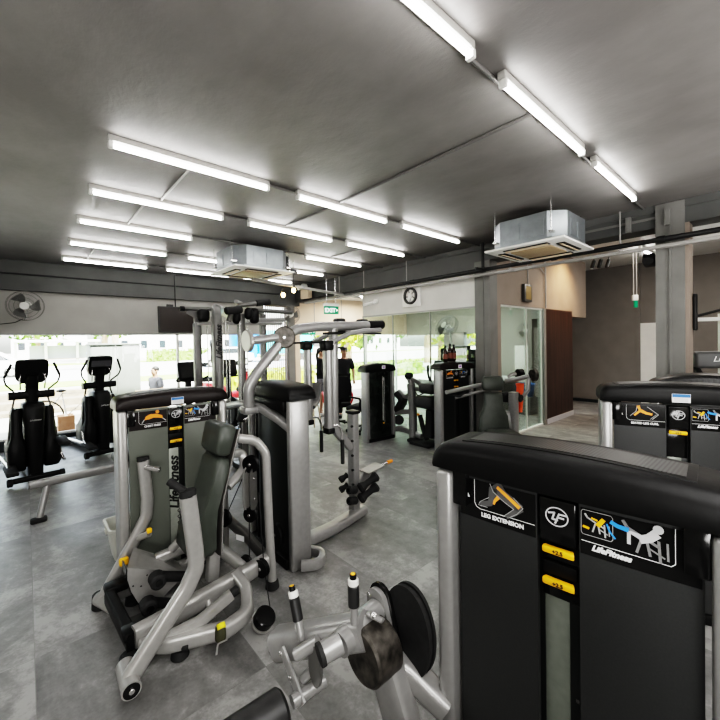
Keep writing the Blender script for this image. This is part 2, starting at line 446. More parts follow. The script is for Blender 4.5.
# recess behind the beam
sbox('wall_far', (XF, YB, 0), (XF+.15, YO+1.0, 3.7), brownwall)
sbox('trim_16', (XF-.04, 2.38, 0), (XF, 2.46, 3.52), brownwall)
sbox('baseboard_far', (XF-.03, 2.46, 0), (XF, YO+1, .08), kick_m)
sbox('ceiling_recess', (XR+.3, YB, 3.52), (XF, YO+1.0, 3.62), white_pl)
sbox('door_1', (XF-.06, 1.55, 0), (XF-.01, 2.37, 2.05), white_pl)
struct('door_handle', MB().cyl((XF-.06, 1.66, 1.0), (XF-.11, 1.66, 1.0), .012).cyl((XF-.11, 1.66, 1.0), (XF-.11, 1.78, 1.0), .01), chrome).parent = bpy.data.objects['door_1']
# second column, with a white edge
c = MB().box((XR+.08, .845, 1.585), (.22, .25, 3.17)); c.box((XR-.036, .84, 1.465), (.02, .02, 2.93))
struct('trim_17', c, colpaint)
sbox('trim_18', (XR-.01, .685, 0), (XR+.2, .72, 2.93), warmwall)
sbox('trim_19', (XR+.3, -3, 2.78), (XR+.5, .72, 3.15), fascia_m)
# joists and studs on the beam face
j = MB()
for yy, z0 in ((.86, 2.93), (1.22, 2.93)): j.box((XR-.03, yy, (z0+3.1)/2), (.05, .05, 3.1-z0))
j.box((XR-.012, 1.9, 3.04), (.02, 2.1, .025))
struct('trim_20', j, colpaint)
# glass room back wall and lower part
sbox('wall_room', (9.75, YO+1.0, 1.9), (9.9, 8.6, 2.95), greywall)
sbox('wall_room_low', (9.75, YO+1.0, 0), (9.9, 5.3, 1.9), greywall)
sbox('wall_room_sill', (9.75, 5.3, 0), (9.9, 8.6, .45), greywall)
struct('window_12', MB().box((9.8, 6.95, 1.17), (.012, 3.25, 1.44)), glass_w)

# ---------------------------------------------------------------- ceiling lights
names_row = ['first row', 'longest looking row, above the photo centre', 'second row behind the front left light', 'third row behind the front left light', 'fourth row behind the front left light', 'last row before the window wall']
place = ['left', 'middle', 'right']
XS = [.46, 1.97, 3.44]; YS = [1.03, 3.10, 4.15, 5.20, 6.37, 7.6]
proto = None
batten_m = mat('batten housing paint', (.42, .41, .39), .5)
for r, y in enumerate(YS):
    for k, x in enumerate(XS):
        lab = '%s ceiling tube light in the %s' % (('left hand', 'middle', 'right hand')[k], names_row[r])
        if r == 0: lab = '%s tube light in the ceiling row that runs to the right hand column' % ('nearest', 'centre', 'farthest')[k]
        if r == 3 and k == 1: continue
        if proto is None:
            t = thing('tube_light', lab, 'ceiling light', (x+.61, y, ZC), 0, 'fluorescent battens on the ceiling')
            h = MB().box((x+.61, y, ZC-.022), (1.22, .046, .044), bev=.006)
            h.build('housing', batten_m, t)
            MB().cyl((x+.035, y-.01, ZC-.073), (x+1.185, y-.01, ZC-.073), .0165, n=14).build('fluorescent_tube', tube_m, t)
            for xx in (x+.015, x+1.205): MB().box((xx, y-.005, ZC-.068), (.028, .045, .045), bev=.006).build('lamp_holder', white_pl, t)
            proto = t
        else:
            dup(proto, (x+.61, y, ZC), 0, lab)
# conduits
def conduit(pts, r, m, label, name='conduit', rad=.05):
    o = MB().tube(pts, r*2, n=8, rad=rad).build(name, m); tag(o, label, 'conduit', 'ceiling conduits'); return o
for y, n in zip(YS, ['first', 'second', 'third', 'fourth', 'fifth', 'sixth']):
    conduit([(.5, y+.05, ZC-.012), (XR-.02, y+.05, ZC-.012)], .012, pipe_g, 'grey surface conduit behind the %s row of tube lights' % n)
conduit([(2.48, 1.08, ZC-.012), (2.48, 3.15, ZC-.012)], .012, pipe_g, 'long bare conduit crossing the ceiling between the first and second light rows')
conduit([(1.05, 3.15, ZC-.012), (1.05, 4.2, ZC-.012)], .010, pipe_w, 'short pale conduit between the left lights of the second and third rows')
conduit([(.95, 4.2, ZC-.012), (.95, 5.25, ZC-.012)], .010, pipe_w, 'short pale conduit between the left lights of the third and fourth rows')
conduit([(.8, 6.42, ZC-.012), (.8, 7.65, ZC-.012)], .010, pipe_w, 'short pale conduit between the left lights of the fifth and sixth rows')
conduit([(2.5, 3.15, ZC-.012), (2.45, 4.1, ZC-.012)], .010, pipe_g, 'short dark conduit between the middle lights of the second and third rows')
conduit([(3.95, 4.2, ZC-.012), (3.92, 5.15, ZC-.012)], .010, pipe_g, 'short dark conduit between the right lights of the third and fourth rows')
# sprinkler main and tray along the beam
XP = 5.16
o = MB().tube([(XP, -2.9, 2.765), (XP, 7.9, 2.765)], .056, n=12).tube([(XP, 3.02, 2.765), (XP, 3.02, 3.17)], .045, n=10).tube([(XP, 3.02, 2.765), (XP-.2, 3.02, 2.765)], .04, n=10)
for yy in (.9, 2.0, 3.02, 4.4, 5.7, 7.2): o.cyl((XP, yy-.035, 2.765), (XP, yy+.035, 2.765), .037)
tag(o.build('sprinkler_pipe', pipe_m), 'long black sprinkler pipe running under the right hand beam', 'pipe')
o = MB().box((XP+.06, 2.5, 2.70), (.07, 10.8, .035))
tag(o.build('cable_tray', pipe_w), 'pale cable tray running just below the black sprinkler pipe', 'cable tray')
for i, (yy, lab) in enumerate([(1.28, 'by the right hand column'), (2.6, 'just left of the near air conditioner'), (4.55, 'above the extractor fan'), (5.7, 'above the security camera'), (6.5, 'at the far end of the pipe')]):
    o = MB().cyl((XP+.02, yy, 2.68), (XP+.02, yy, 3.17), .008, n=8).box((XP+.03, yy, 2.72), (.09, .03, .02))
    tag(o.build('pipe_hanger', pipe_w), 'thin metal hanger rod holding the black pipe, ' + lab, 'hanger', 'pipe hangers')
o = MB().tube([(-3, YW-.14, 2.95), (4.9, YW-.14, 2.95)], .03, n=8)
tag(o.build('wall_cable', pipe_m), 'thin black cable run across the dark beam above the windows', 'cable')
o = MB().tube([at(252, 279, 2, 2.74), at(360, 297.5, 2, 2.74)], .05, .05, n=8, power=4)
tag(o.build('ceiling_rail', pipe_w), 'pale metal rail crossing under the ceiling behind the far air conditioner', 'rail')

# ---------------------------------------------------------------- cassette air conditioners
def cassette(x0, y0, label, z, s=.9):
    cx, cy = x0+s/2, y0+s/2
    t = thing('air_conditioner', label, 'air conditioner', (cx, cy, z), 0, 'ceiling cassette air conditioners')
    # grille panel
    q = MB().box((cx, cy, z+.012), (s, s, .024), bev=.008); q.build('fascia_panel', white_pl, t)
    MB().box((cx, cy, z-.006), (.46, .46, .02), bev=.006).build('return_grille', grille_m, t)
    for dx, dy in ((0, -.335), (0, .335), (-.335, 0), (.335, 0)):
        sz = (.5, .085, .012) if dx == 0 else (.085, .5, .012)
        v = MB().box((cx+dx, cy+dy, z-.004), sz).build('outlet_slot', pipe_m, t)
        fl = MB().box((cx+dx, cy+dy, z-.012), (sz[0]-.02, sz[1]*.5, .008) if dx == 0 else (sz[0]*.5, sz[1]-.02, .008), rot=(20, 0, 0) if dx == 0 else (0, 20, 0))
        fl.build('louvre_flap', cream, v)
    # body with chamfered corners
    h = .42; a = s*.46; ch = .15; zb = z+.024; zt = zb+h-.12
    oc = [(-a+ch, -a), (a-ch, -a), (a, -a+ch), (a, a-ch), (a-ch, a), (-a+ch, a), (-a, a-ch), (-a, -a+ch)]
    b = MB().loft([[(cx+p, cy+q_, zz) for p, q_ in oc] for zz in (zb, zt)]); body = b.build('casing', galv, t, smooth=False)
    sm = MB()
    for sx in (-1, 1):
        sm.box((cx+sx*.1, cy-a-.004, zb+.14), (.16, .008, .17)); sm.box((cx-a-.004, cy+sx*.13, zb+.14), (.008, .2, .17))
    sm.box((cx, cy-a-.006, zb+.012), (s*.72, .012, .02)); sm.box((cx-a-.006, cy, zb+.012), (.012, s*.72, .02))
    sm.build('access_plate', galv, body)
    rods = MB()
    for sx in (-1, 1):
        for sy in (-1, 1):
            px, py = cx+sx*(a+.02), cy+sy*(a-.1)
            r_ = MB().cyl((px, py, zb+.06), (px, py, ZC), .006, n=8).box((px-sx*.02, py, zb+.07), (.07, .045, .02))
            r_.build('hanger_rod', chrome, t)
    k = MB().box((cx+a+.05, cy-.05, zb+.16), (.10, .34, .24), bev=.01); k.build('junction_cover', pipe_m, t)
    MB().tube([(cx+a+.1, cy-.05, zb+.14), (cx+a+.35, cy-.03, zb+.1), (cx+a+.45, cy+.15, zb+.10), (cx+a+.48, cy+.3, zb+.14)], .05, n=8, rad=.15).build('refrigerant_pipe', pipe_m, t)
    return t
cassette(2.19, 5.03, 'far galvanised ceiling air conditioner with cream grille, left of the photo centre', 2.80, .95)
cassette(4.13, 1.5, 'near galvanised ceiling air conditioner with cream grille, beside the right hand beam', 2.75, .9)

# ---------------------------------------------------------------- fans
def fan(name, label, c, face, r, stem=None, cage=silver_dk):
    t = thing(name, label, 'fan', c, 0, None)
    c = V(c); d = V(face).normalized(); u = d.orthogonal().normalized(); w = d.cross(u)
    g = MB()
    for dd, rr in ((.03, r), (-.05, r), (.075, r*.55), (.06, r*.8), (.085, r*.25)): g.disc_ring(c+d*dd, d, rr, rr-.006, .006, 32)
    for k in range(60):
        e = math.cos(2*PI*k/60)*u + math.sin(2*PI*k/60)*w
        g.tube([c+e*r+d*.03, c+e*r*.6+d*.075, c+e*r*.2+d*.09], .0035, n=4, rad=.05, seg=2)
        g.tube([c+e*r-d*.05, c+e*r+d*.03], .0035, n=4, rad=0)
    g.build('guard', cage, t)
    b = MB()
    for k in range(3):
        a0 = 2*PI*k/3
        L = []
        for q in range(6):
            f = q/5; rr = .05 + (r*.86-.05)*f; span = .55+.5*math.sin(f*PI*.8)
            ea = lambda a: math.cos(a)*u + math.sin(a)*w
            p1, p2 = c+ea(a0-span/2+f*.4)*rr+d*.025, c+ea(a0+span/2+f*.4)*rr-d*.02
            L.append([p1, p2, p2-d*.004, p1-d*.004])
        b.loft(L)
    b.build('blade', silver_dk, t)
    MB().cyl(c+d*.07, c+d*.10, r*.25, n=20, bev=.008).build('hub_badge', white_pl, t)
    MB().cyl(c-d*.18, c-d*.03, .06, .08, n=16, bev=.01).build('motor', white_pl, t)
    if stem: MB().tube([c-d*.12] + [V(p) for p in stem], .035, n=10, rad=.05).build('bracket', white_pl, t)
    return t
fan('wall_fan', 'grey wall fan on the light band above the left window', (.02, 8.18, 2.40), (-.15, -1, -.10), .24, [(.02, 8.42, 2.26), (.02, 8.58, 2.22)])
o = MB().tube([(-.02, 8.3, 2.19), (-.12, 8.5, 2.14), (-.4, 8.56, 2.10), (-.9, 8.58, 2.12)], .012, n=6, rad=.1)
tag(o.build('fan_cord', pipe_m), 'dark power cord drooping from the wall fan at the far left', 'cord')
fan('wall_fan', 'pale wall fan half hidden behind the cable machine near the entrance', (4.98, 8.22, 2.43), (-.3, -1, -.05), .24, [(5.03, 8.45, 2.3), (5.05, 8.57, 2.28)])
fan('standing_fan', 'grey tilted fan on a stand behind the glass partition', (6.6, 4.72, 2.0), (-.85, .1, .45), .26, [(6.75, 4.72, 1.8), (6.75, 4.72, .03)])
fan('wall_fan', 'round fan on the end wall of the glass office', (9.6, 4.42, 1.93), (-1, -.3, 0), .22, [(9.68, 4.44, 1.86), (9.74, 4.44, 1.84)])
# extractor fan in fascia
t = thing('extractor_fan', 'square white extractor fan with round black hub in the fascia', 'extractor fan', (XR, 4.55, 2.52))
MB().box((XR+.005, 4.55, 2.54), (.04, .42, .40), bev=.012).build('frame', white_pl, t)
MB().disc_ring((XR-.02, 4.55, 2.54), (1, 0, 0), .155, .115, .05, 28).build('duct_ring', pipe_m, t)
b = MB()
for k in range(5):
    a = 2*PI*k/5; b.box((XR-.012, 4.55+math.cos(a)*.07, 2.54+math.sin(a)*.07), (.006, .1, .05), rot=Matrix.Rotation(a, 3, 'X') @ Matrix.Rotation(.5, 3, 'Y'))
b.build('blade', silver_dk, t)
MB().cyl((XR-.04, 4.55, 2.54), (XR, 4.55, 2.54), .05, n=18).build('hub', white_pl, t)
# security camera
t = thing('security_camera', 'small white security camera on the fascia left of the extractor fan', 'camera', (XR, 5.5, 2.5))
MB().box((XR, 5.48, 2.52), (.04, .10, .10), bev=.01).build('mount', white_pl, t)
MB().tube([(XR-.02, 5.48, 2.5), (XR-.09, 5.5, 2.49)], .02, n=8).build('bracket', white_pl, t)
hb = MB().cyl((XR-.07, 5.46, 2.50), (XR-.16, 5.68, 2.46), .03, n=14, bev=.006).build('body', white_pl, t)
MB().cyl((XR-.16, 5.68, 2.46), (XR-.163, 5.688, 2.458), .022, n=14).build('lens', ink, hb)

# ---------------------------------------------------------------- exit signs
def exit_sign(label, c, w=.36, h=.16, rods=True, rz=0.):
    t = thing('exit_sign', label, 'exit sign', c, rz)
    T = Matrix.Translation(V(c)) @ Matrix.Rotation(rz, 4, 'Z')
    MB(T).box((0, 0, 0), (w, .03, h), bev=.005).build('sign_face', greenlit, t)
    MB(T).box((0, .005, h/2+.03), (w+.02, .06, .06), bev=.006).build('housing', white_pl, t)
    lettering('EXIT', h*.72, T @ Matrix.Translation((-.03, -.017, -.005)), whitelit, t, bold=.004)
    MB(T).prism([(w*.33, -.016, .03), (w*.44, -.016, 0), (w*.33, -.016, -.03)], (0, -.001, 0)).build('arrow', whitelit, t)
    if rods:
        for sx in (-.1, .1): MB(T).cyl((sx, .005, h/2+.05), (sx, .005, ZC-c[2]), .005, n=6).build('hanger_rod', chrome, t)
    return t
exit_sign('green EXIT sign hanging from rods in front of the beige entrance wall', (4.95, 6.5, 2.41), .34, .17, True, math.radians(-15))
exit_sign('lower green EXIT sign on the wall over the entrance doors', (5.75, YW-.04, 2.02), .42, .16, False)
def edge_sign(label, c, rz, m):
    t = thing('exit_sign', label, 'exit sign', c, rz)
    T = Matrix.Translation(V(c)) @ Matrix.Rotation(rz, 4, 'Z')
    MB(T).box((0, 0, .07), (.10, .05, .11), bev=.008).build('housing', white_pl, t)
    MB(T).box((0.01, -.0, -.05), (.06, .03, .14)).build('sign_face', m, t)
    MB(T).cyl((-.03, 0, .12), (-.03, 0, .95), .009, n=8).cyl((.03, 0, .12), (.03, 0, .95), .009, n=8).build('hanger_rod', pipe_w, t)
    return t
edge_sign('white and green exit sign seen edge on, hung before the taupe end wall', (9.0, 1.98, 2.42), math.radians(-40), greenlit)
t = thing('alarm_panel', 'small brassy grey box on the warm wall above the office glass', 'wall box', (6.95, YO, 2.55))
MB().box((6.93, YO-.032, 2.56), (.30, .06, .32), bev=.008).build('housing', silver_dk, t)
MB().box((6.93, YO-.063, 2.56), (.2, .008, .24)).build('cover', mat('brass plate', (.45, .33, .16), .35, .6), t)
MB().tube([(6.98, YO-.025, 2.72), (6.98, YO-.025, 3.14), (7.5, YO-.025, 3.1), (7.72, YO-.025, 3.0)], .02, n=8, rad=.04).build('conduit', pipe_w, t)
o = MB().tube([(7.74, YO-.03, 2.32), (7.74, YO-.03, 3.45)], .03, n=8); tag(o.build('wall_conduit', pipe_w), 'upright pale conduit on the warm wall above the wood panel', 'conduit')
# emergency light
t = thing('emergency_light', 'twin head emergency light box on the dark corner beam', 'emergency light', (5.1, 7.8, 2.9))
MB().box((5.18, 7.8, 2.92), (.12, .34, .24), bev=.015).build('battery_box', cream, t)
for dy in (-.1, .1):
    hd = MB().cyl((5.12, 7.8+dy, 3.09), (5.02, 7.8+dy*1.1, 3.07), .045, .07, n=16).build('lamp_head', white_pl, t)
    MB().ball((5.03, 7.8+dy*1.1, 3.07), (.02, .06, .06)).build('lens', white_p, hd)
# pendant bulbs
for i, (x, y, z, lab) in enumerate([(3.55, 6.1, 2.60, 'left of two bare warm bulbs hanging under the far air conditioner'), (3.62, 5.85, 2.66, 'right of two bare warm bulbs hanging under the far air conditioner')]):
    t = thing('pendant_bulb', lab, 'hanging bulb', (x, y, z), 0, 'warm pendant bulbs')
    MB().ball((x, y, z), (.035, .035, .045)).build('bulb', bulb_m, t)
    MB().cyl((x, y, z+.04), (x, y, z+.10), .02, n=12).build('lamp_holder', pipe_m, t)
    MB().cyl((x, y, z+.1), (x, y, ZC), .004, n=6).build('flex', pipe_m, t)
# track spots in the recess
t = thing('spotlight_track', 'short black track with three spotlights in the recess ceiling', 'spotlights', (9.5, 2.6, 3.3))
cs = [at(594, 262, 0, 9.3), at(601, 261, 0, 9.3), at(609, 261, 0, 9.3)]
MB().box(((cs[0]+cs[2])/2 + V((0, 0, .14))), (.05, (cs[0]-cs[2]).length+.25, .03)).build('track', pipe_m, t)
for q, cc in enumerate(cs):
    sp = MB().cyl(cc+V((0, 0, .03)), cc+V((-.05, .03, -.14)), .036, n=14, bev=.006).cyl(cc+V((0, 0, .02)), cc+V((0, 0, .13)), .012, n=8).build('spotlight', pipe_m, t)
    MB().cyl(cc+V((-.052, .031, -.145)), cc+V((-.053, .0315, -.15)), .028, n=14).build('lamp_face', white_p if q == 0 else dk_p, sp)
# recess fluorescent lights
for p, lab in [((7.2, 1.35, 3.44), 'tube light high in the recess, glimpsed over the black pipe'), ((9.6, 1.9, 3.44), 'second recess tube light, glimpsed below the black pipe beside the column')]:
    t = thing('tube_light', lab, 'ceiling light', p, 0)
    c = V(p)
    MB().box(c+V((0, 0, .05)), (1.22, .055, .05), bev=.006).build('housing', white_pl, t)
    MB().cyl(c+V((-.57, 0, 0)), c+V((.57, 0, 0)), .0165, n=14).build('fluorescent_tube', tube_m, t)
    for sx in (-.6, .6): MB().box(c+V((sx, 0, .005)), (.028, .045, .045)).build('lamp_holder', white_pl, t)
# speaker
t = thing('speaker', 'black wall speaker mounted on the right hand column', 'speaker', (5.4, 1.07, 2.6))
MB().box((5.42, 1.05, 2.60), (.16, .12, .12), rot=(0, 15, 0), bev=.025).build('cabinet', pipe_m, t)
MB().cyl((5.345, 1.05, 2.585), (5.33, 1.05, 2.58), .045, n=20).build('speaker_cone', rubber, t)
MB().box((5.42, .985, 2.6), (.03, .04, .03)).build('bracket', pipe_m, t)
# foyer downlight + dome
o = MB().cyl((6.9, 7.7, 2.93), (6.9, 7.7, 2.955), .12, n=24); tag(o.build('downlight', downl_m), 'glowing round downlight in the pale foyer ceiling', 'ceiling light')
t = thing('smoke_detector', 'white dome detector on the foyer ceiling beside the EXIT sign', 'detector', (6.1, 7.6, 2.93))
MB().lathe([(.03, -.08), (.085, -.055), (.10, -.02), (.10, .02)], (6.1, 7.6, 2.93)).build('dome', white_pl, t)
MB().cyl((6.1, 7.6, 2.845), (6.1, 7.6, 2.852), .03).build('lens', dk_p, t)
# television
t = thing('television', 'black flat television hung from the ceiling above the windows', 'television', (2.2, 7.85, 2.2))
a, b = at(158, 306, 1, 7.85), at(194, 333, 1, 7.85)
cx, cz = (a.x+b.x)/2, (a.z+b.z)/2; wx, hz = b.x-a.x, a.z-b.z
MB().box((cx, 7.87, cz), (wx, .06, hz), bev=.01).build('cabinet', pipe_m, t)
MB().box((cx, 7.838, cz+.005), (wx-.04, .006, hz-.05)).build('screen', mat('dark screen', (.022, .016, .014), .2), t)
MB().cyl((cx, 7.9, cz+hz/2-.02), (cx, 7.9, ZC), .012, n=8).box((cx-.1, 7.9, cz+hz/2+.02), (.12, .03, .05)).build('ceiling_mount', pipe_m, t)

# ================================================================ SELECTORISED MACHINES
def frame_T(x, y, rz, z=0): return Matrix.Translation((x, y, z)) @ Matrix.Rotation(math.radians(rz), 4, 'Z')
def yz(T, pts, y, m, parent, name, th=.0008):
    """flat printed shapes on a face of constant local y: list of polygons of (x,z)"""
    b = MB(T)
    for p in pts: b.prism([(q[0], y, q[1]) for q in p], (0, -th, 0))
    return b.build(name, m, parent, smooth=False)
def stroke(p, w):
    """open polyline (x,z) to a list of quads of width w"""
    out = []
    for a, b in zip(p, p[1:]):
        d = V((b[0]-a[0], b[1]-a[1])); L = d.length or 1e-6; n = V((-d.y, d.x))/L*w/2; e = d/L*w*.3
        out.append([(a[0]+n.x-e.x, a[1]+n.y-e.y), (b[0]+n.x+e.x, b[1]+n.y+e.y), (b[0]-n.x+e.x, b[1]-n.y+e.y), (a[0]-n.x-e.x, a[1]-n.y-e.y)])
    return out
def taper_poly(p, w0, w1, n=None):
    """limb like polygon along a polyline with changing width"""
    L, R_ = [], []
    N = len(p)
    for i in range(N):
        a, b = p[max(i-1, 0)], p[min(i+1, N-1)]
        d = V((b[0]-a[0], b[1]-a[1])).normalized(); k = V((-d.y, d.x)); w = (w0+(w1-w0)*i/(N-1))/2
        L.append((p[i][0]+k.x*w, p[i][1]+k.y*w)); R_.append((p[i][0]-k.x*w, p[i][1]-k.y*w))
    return [[L[i], L[i+1], R_[i+1], R_[i]] for i in range(N-1)]
def circ(c, r, n=14): return [(c[0]+r*math.cos(2*PI*k/n), c[1]+r*math.sin(2*PI*k/n)) for k in range(n)]
def ringq(c, rx, rz, w, n=28, skew=0):
    f = lambda a, k: (c[0]+(rx-k)*math.cos(a), c[1]+(rz-k)*math.sin(a)+skew*math.cos(a))
    return [[f(2*PI*i/n, 0), f(2*PI*(i+1)/n, 0), f(2*PI*(i+1)/n, w), f(2*PI*i/n, w)] for i in range(n)]

def tower_cap(root, T, W, D, m=None, z0=1.278, zt=1.362, crown=.022, tray=True, name='top_cap'):
    b = MB(T); loops = []; N = 30; hw = W/2+.006; rc = .046
    for i in range(N+1):
        x = -hw*math.cos(PI*i/N)
        u = min(1, abs(x)/hw)
        top = zt + crown*(1-u*u)
        e = abs(x)-(hw-rc)
        if e > 0: top -= rc*(1-math.sqrt(max(0, 1-(e/rc)**2)))
        top = max(top, z0+.012)
        yf = -.006-.016*(1-u*u); yb = D+.03
        r = min(.03, (top-z0)*.45)
        loops.append([(x, yf+.004, z0), (x, yf, z0+.01), (x, yf, top-r*1.2), (x, yf+r*.3, top-r*.35), (x, yf+r*1.1, top),
                      (x, yb-r, top), (x, yb-.003, top-r*.6), (x, yb, top-r*1.3), (x, yb, z0)])
    cap = b.loft(loops).build(name, m or black, root, sharp=.9)
    if tray:
        t = MB(T); L = []; ht = W/2-.085
        for i in range(15):
            x = -ht+2*ht*i/14; u = abs(x)/hw; z = zt+crown*(1-u*u)
            L.append([(x, .04, z-.004), (x, .045, z+.003), (x, .055, z+.004), (x, D-.01, z+.004), (x, D, z+.003), (x, D, z-.004)])
        t.loft(L).build('cap_rim', black, cap)
        t = MB(T); L = []; ht = W/2-.105
        for i in range(15):
            x = -ht+2*ht*i/14; u = abs(x)/hw; z = zt+crown*(1-u*u)+.0035
            L.append([(x, .06, z), (x, .06, z+.002), (x, D-.03, z+.002), (x, D-.03, z)])
        t.loft(L).build('perforated_tray', perf_m, cap)
    return cap

def notice(T, x, y, z, parent, w=.085, h=.05):
    MB(T).box((x, y, z), (w, .002, h)).build('notice', white_p, parent, smooth=False)
    n = bpy.data.objects  # noqa
    MB(T).box((x, y-.0014, z+h*.29), (w*.96, .001, h*.36)).build('notice_band', mat_blue, parent, smooth=False)
    yz(T, [stroke([(x-w*.38, z-h*a), (x+w*.36, z-h*a)], .0022)[0] for a in (.06, .2, .34)], y-.0012, grey_p, parent, 'notice_lines')

def posts(root, T, W, D, m=silver, h=1.272):
    for s in (-1, 1):
        MB(T).box((s*(W/2-.03), D*.45, h/2), (.06, D*.9, h), bev=.018, seg=3).build('upright_post', m, root)

def selector_tower(root, T, W=.76, D=.2, title='LEG EXTENSION', fig='leg', capm=None, shm=None, post=silver, levers=2, sticker=False, stacktext=False, covercol=None, slogan=True, detail=True):
    posts(root, T, W, D, post)
    cap = tower_cap(root, T, W, D, capm)
    for s in (-1, 1): MB(T).box((s*(W/2-.085), .075, 1.215), (.05, .12, .115), bev=.006).build('cap_bracket', black_gl, root)
    MB(T).box((0, .105, .64), (W-.2, .07, 1.22), bev=.006).build('rear_shroud', shroud_dk, root)
    MB(T).box((0, .095, .03), (W-.13, .16, .06), bev=.008).build('base_plate', black, root)
    sh = shm or shroud_m
    xi, xo = .056, W/2-.072
    for s in (-1, 1):
        L = []
        for i in range(7):
            x = xi+(xo-xi)*i/6; yb = .034+.010*(i/6)**2
            L.append([(s*x, yb, .06), (s*x, yb+.02, .06), (s*x, yb+.02, 1.262), (s*x, yb, 1.262)])
        p = MB(T).loft(L).build('shroud_panel', sh, root, sharp=.9)
        # instruction placard
        L = []
        for i in range(7):
            x = xi+.004+(xo-xi-.008)*i/6; yb = .034+.010*(i/6)**2
            L.append([(s*x, yb-.002, 1.122), (s*x, yb+.001, 1.122), (s*x, yb+.001, 1.25), (s*x, yb-.002, 1.25)])
        MB(T).loft(L).build('instruction_placard', black_gl if capm is None else capm, p, sharp=.9)
        if not detail: continue
        y = .0535 - .003
        Y = .031
        if s < 0:
            # frame line, figure and title
            fr = stroke([(-xo+.062, 1.254), (-xo+.062, 1.178), (-xo+.068, 1.166), (-xo+.08, 1.160), (-.062, 1.160)], .0016)
            yz(T, fr, Y, white_p, p, 'frame_line')
            yz(T, [circ((-xo+.033, 1.1), .0001, 4)], Y, dk_p, p, 'blank_mark') if False else None
            yz(T, [[(-xo+.02, 1.203), (-xo+.03, 1.19), (-xo+.045, 1.190), (-xo+.040, 1.202), (-xo+.03, 1.208)]], Y, white_p, p, 'phone_icon')
            cx = -(xi+xo)/2+.032
            if fig == 'leg':
                yz(T, taper_poly([(cx-.03, 1.254), (cx-.005, 1.225), (cx+.035, 1.205), (cx+.052, 1.196)], .040, .026) + taper_poly([(cx+.052, 1.2), (cx+.03, 1.178), (cx+.005, 1.158)], .024, .014)
                   + taper_poly([(cx-.035, 1.24), (cx-.04, 1.205), (cx-.046, 1.188), (cx-.08, 1.176)], .028, .016), Y, dk_p, p, 'leg_figure')
                yz(T, taper_poly([(cx-.022, 1.247), (cx, 1.232), (cx+.03, 1.212), (cx+.048, 1.199)], .010, .012) + taper_poly([(cx-.018, 1.215), (cx-.03, 1.2), (cx-.034, 1.188)], .012, .006), Y-.001, orange_lt, p, 'muscle_mark')
                yz(T, stroke([(cx-.046, 1.252), (cx-.035, 1.228), (cx, 1.205), (cx+.03, 1.19), (cx+.012, 1.172), (cx-.004, 1.158)], .0018) + stroke([(cx+.03, 1.226), (cx+.058, 1.2), (cx+.04, 1.178), (cx+.016, 1.16)], .0018) + stroke([(cx-.05, 1.206), (cx-.08, 1.185), (cx-.086, 1.172), (cx-.055, 1.172)], .0016), Y-.0005, grey_p, p, 'leg_outline')
            elif fig == 'thigh':
                yz(T, taper_poly([(cx-.04, 1.25), (cx-.03, 1.22), (cx-.06, 1.19)], .016, .01) + taper_poly([(cx-.03, 1.222), (cx, 1.206), (cx+.03, 1.2)], .018, .012), Y-.001, orange_lt, p, 'muscle_mark')
                yz(T, stroke([(cx-.045, 1.25), (cx-.05, 1.215), (cx-.08, 1.186)], .003) + stroke([(cx+.005, 1.245), (cx+.06, 1.2), (cx+.03, 1.17)], .003) + stroke([(cx+.05, 1.2), (cx+.02, 1.17)], .002), Y, grey_p, p, 'leg_outline')
            else:
                yz(T, [[(cx-.06, 1.19), (cx-.05, 1.215), (cx-.02, 1.228), (cx+.02, 1.225), (cx+.055, 1.21), (cx+.06, 1.188), (cx+.03, 1.196), (cx, 1.2), (cx-.03, 1.192)], circ((cx+.025, 1.24), .012)], Y-.001, orange, p, 'muscle_mark')
                yz(T, stroke([(cx-.06, 1.192), (cx-.075, 1.17)], .006) + stroke([(cx+.058, 1.19), (cx+.08, 1.17)], .006), Y, grey_p, p, 'arm_outline')
            lettering(title, .0185 if len(title) < 14 else .0165, T @ Matrix.Translation(((cx-.008), Y-.001, 1.143)), white_p, p, bold=.0008)
        else:
            # small setup diagram in a rounded frame, big exercise diagram, script signature
            x0 = xi+.010
            yz(T, stroke([(x0, 1.246), (x0+.066, 1.246), (x0+.07, 1.24), (x0+.07, 1.184), (x0+.066, 1.178), (x0, 1.178), (x0-.004, 1.184), (x0-.004, 1.24), (x0, 1.246)], .0014), Y, grey_p, p, 'diagram_frame')
            def bench(cx, cz, k):
                f = lambda a, b: (cx+a*k, cz+b*k)
                return (stroke([f(-.5, .35), f(.45, -.1)], .10*k) + stroke([f(-.05, .05), f(-.2, -.5)], .09*k) + stroke([f(.1, .05), f(.2, -.5)], .09*k) + stroke([f(.45, .1), f(.5, -.65)], .09*k) + stroke([f(.2, -.25), f(.62, -.45)], .06*k) + stroke([f(-.5, .35), f(-.62, .55)], .12*k) + stroke([f(.7, .1), f(.72, -.5)], .07*k))
            yz(T, bench(x0+.032, 1.212, .042), Y, grey_p, p, 'machine_diagram')
            yz(T, taper_poly([(x0+.035, 1.21), (x0+.05, 1.232)], .012, .010) + stroke([(x0+.022, 1.228), (x0+.034, 1.225)], .005) + stroke([(x0+.002, 1.2), (x0+.014, 1.198)], .006), Y-.001, yellow, p, 'adjustment_mark')
            x1 = x0+.135
            yz(T, bench(x1, 1.205, .068), Y, dk_g, p, 'exercise_diagram')
            yz(T, [circ((x1+.03, 1.242), .011)] + taper_poly([(x1+.028, 1.232), (x1+.012, 1.215), (x1-.008, 1.205)], .022, .020) + taper_poly([(x1-.005, 1.212), (x1-.03, 1.218), (x1-.03, 1.186)], .014, .008), Y-.001, fig_p, p, 'exercise_figure')
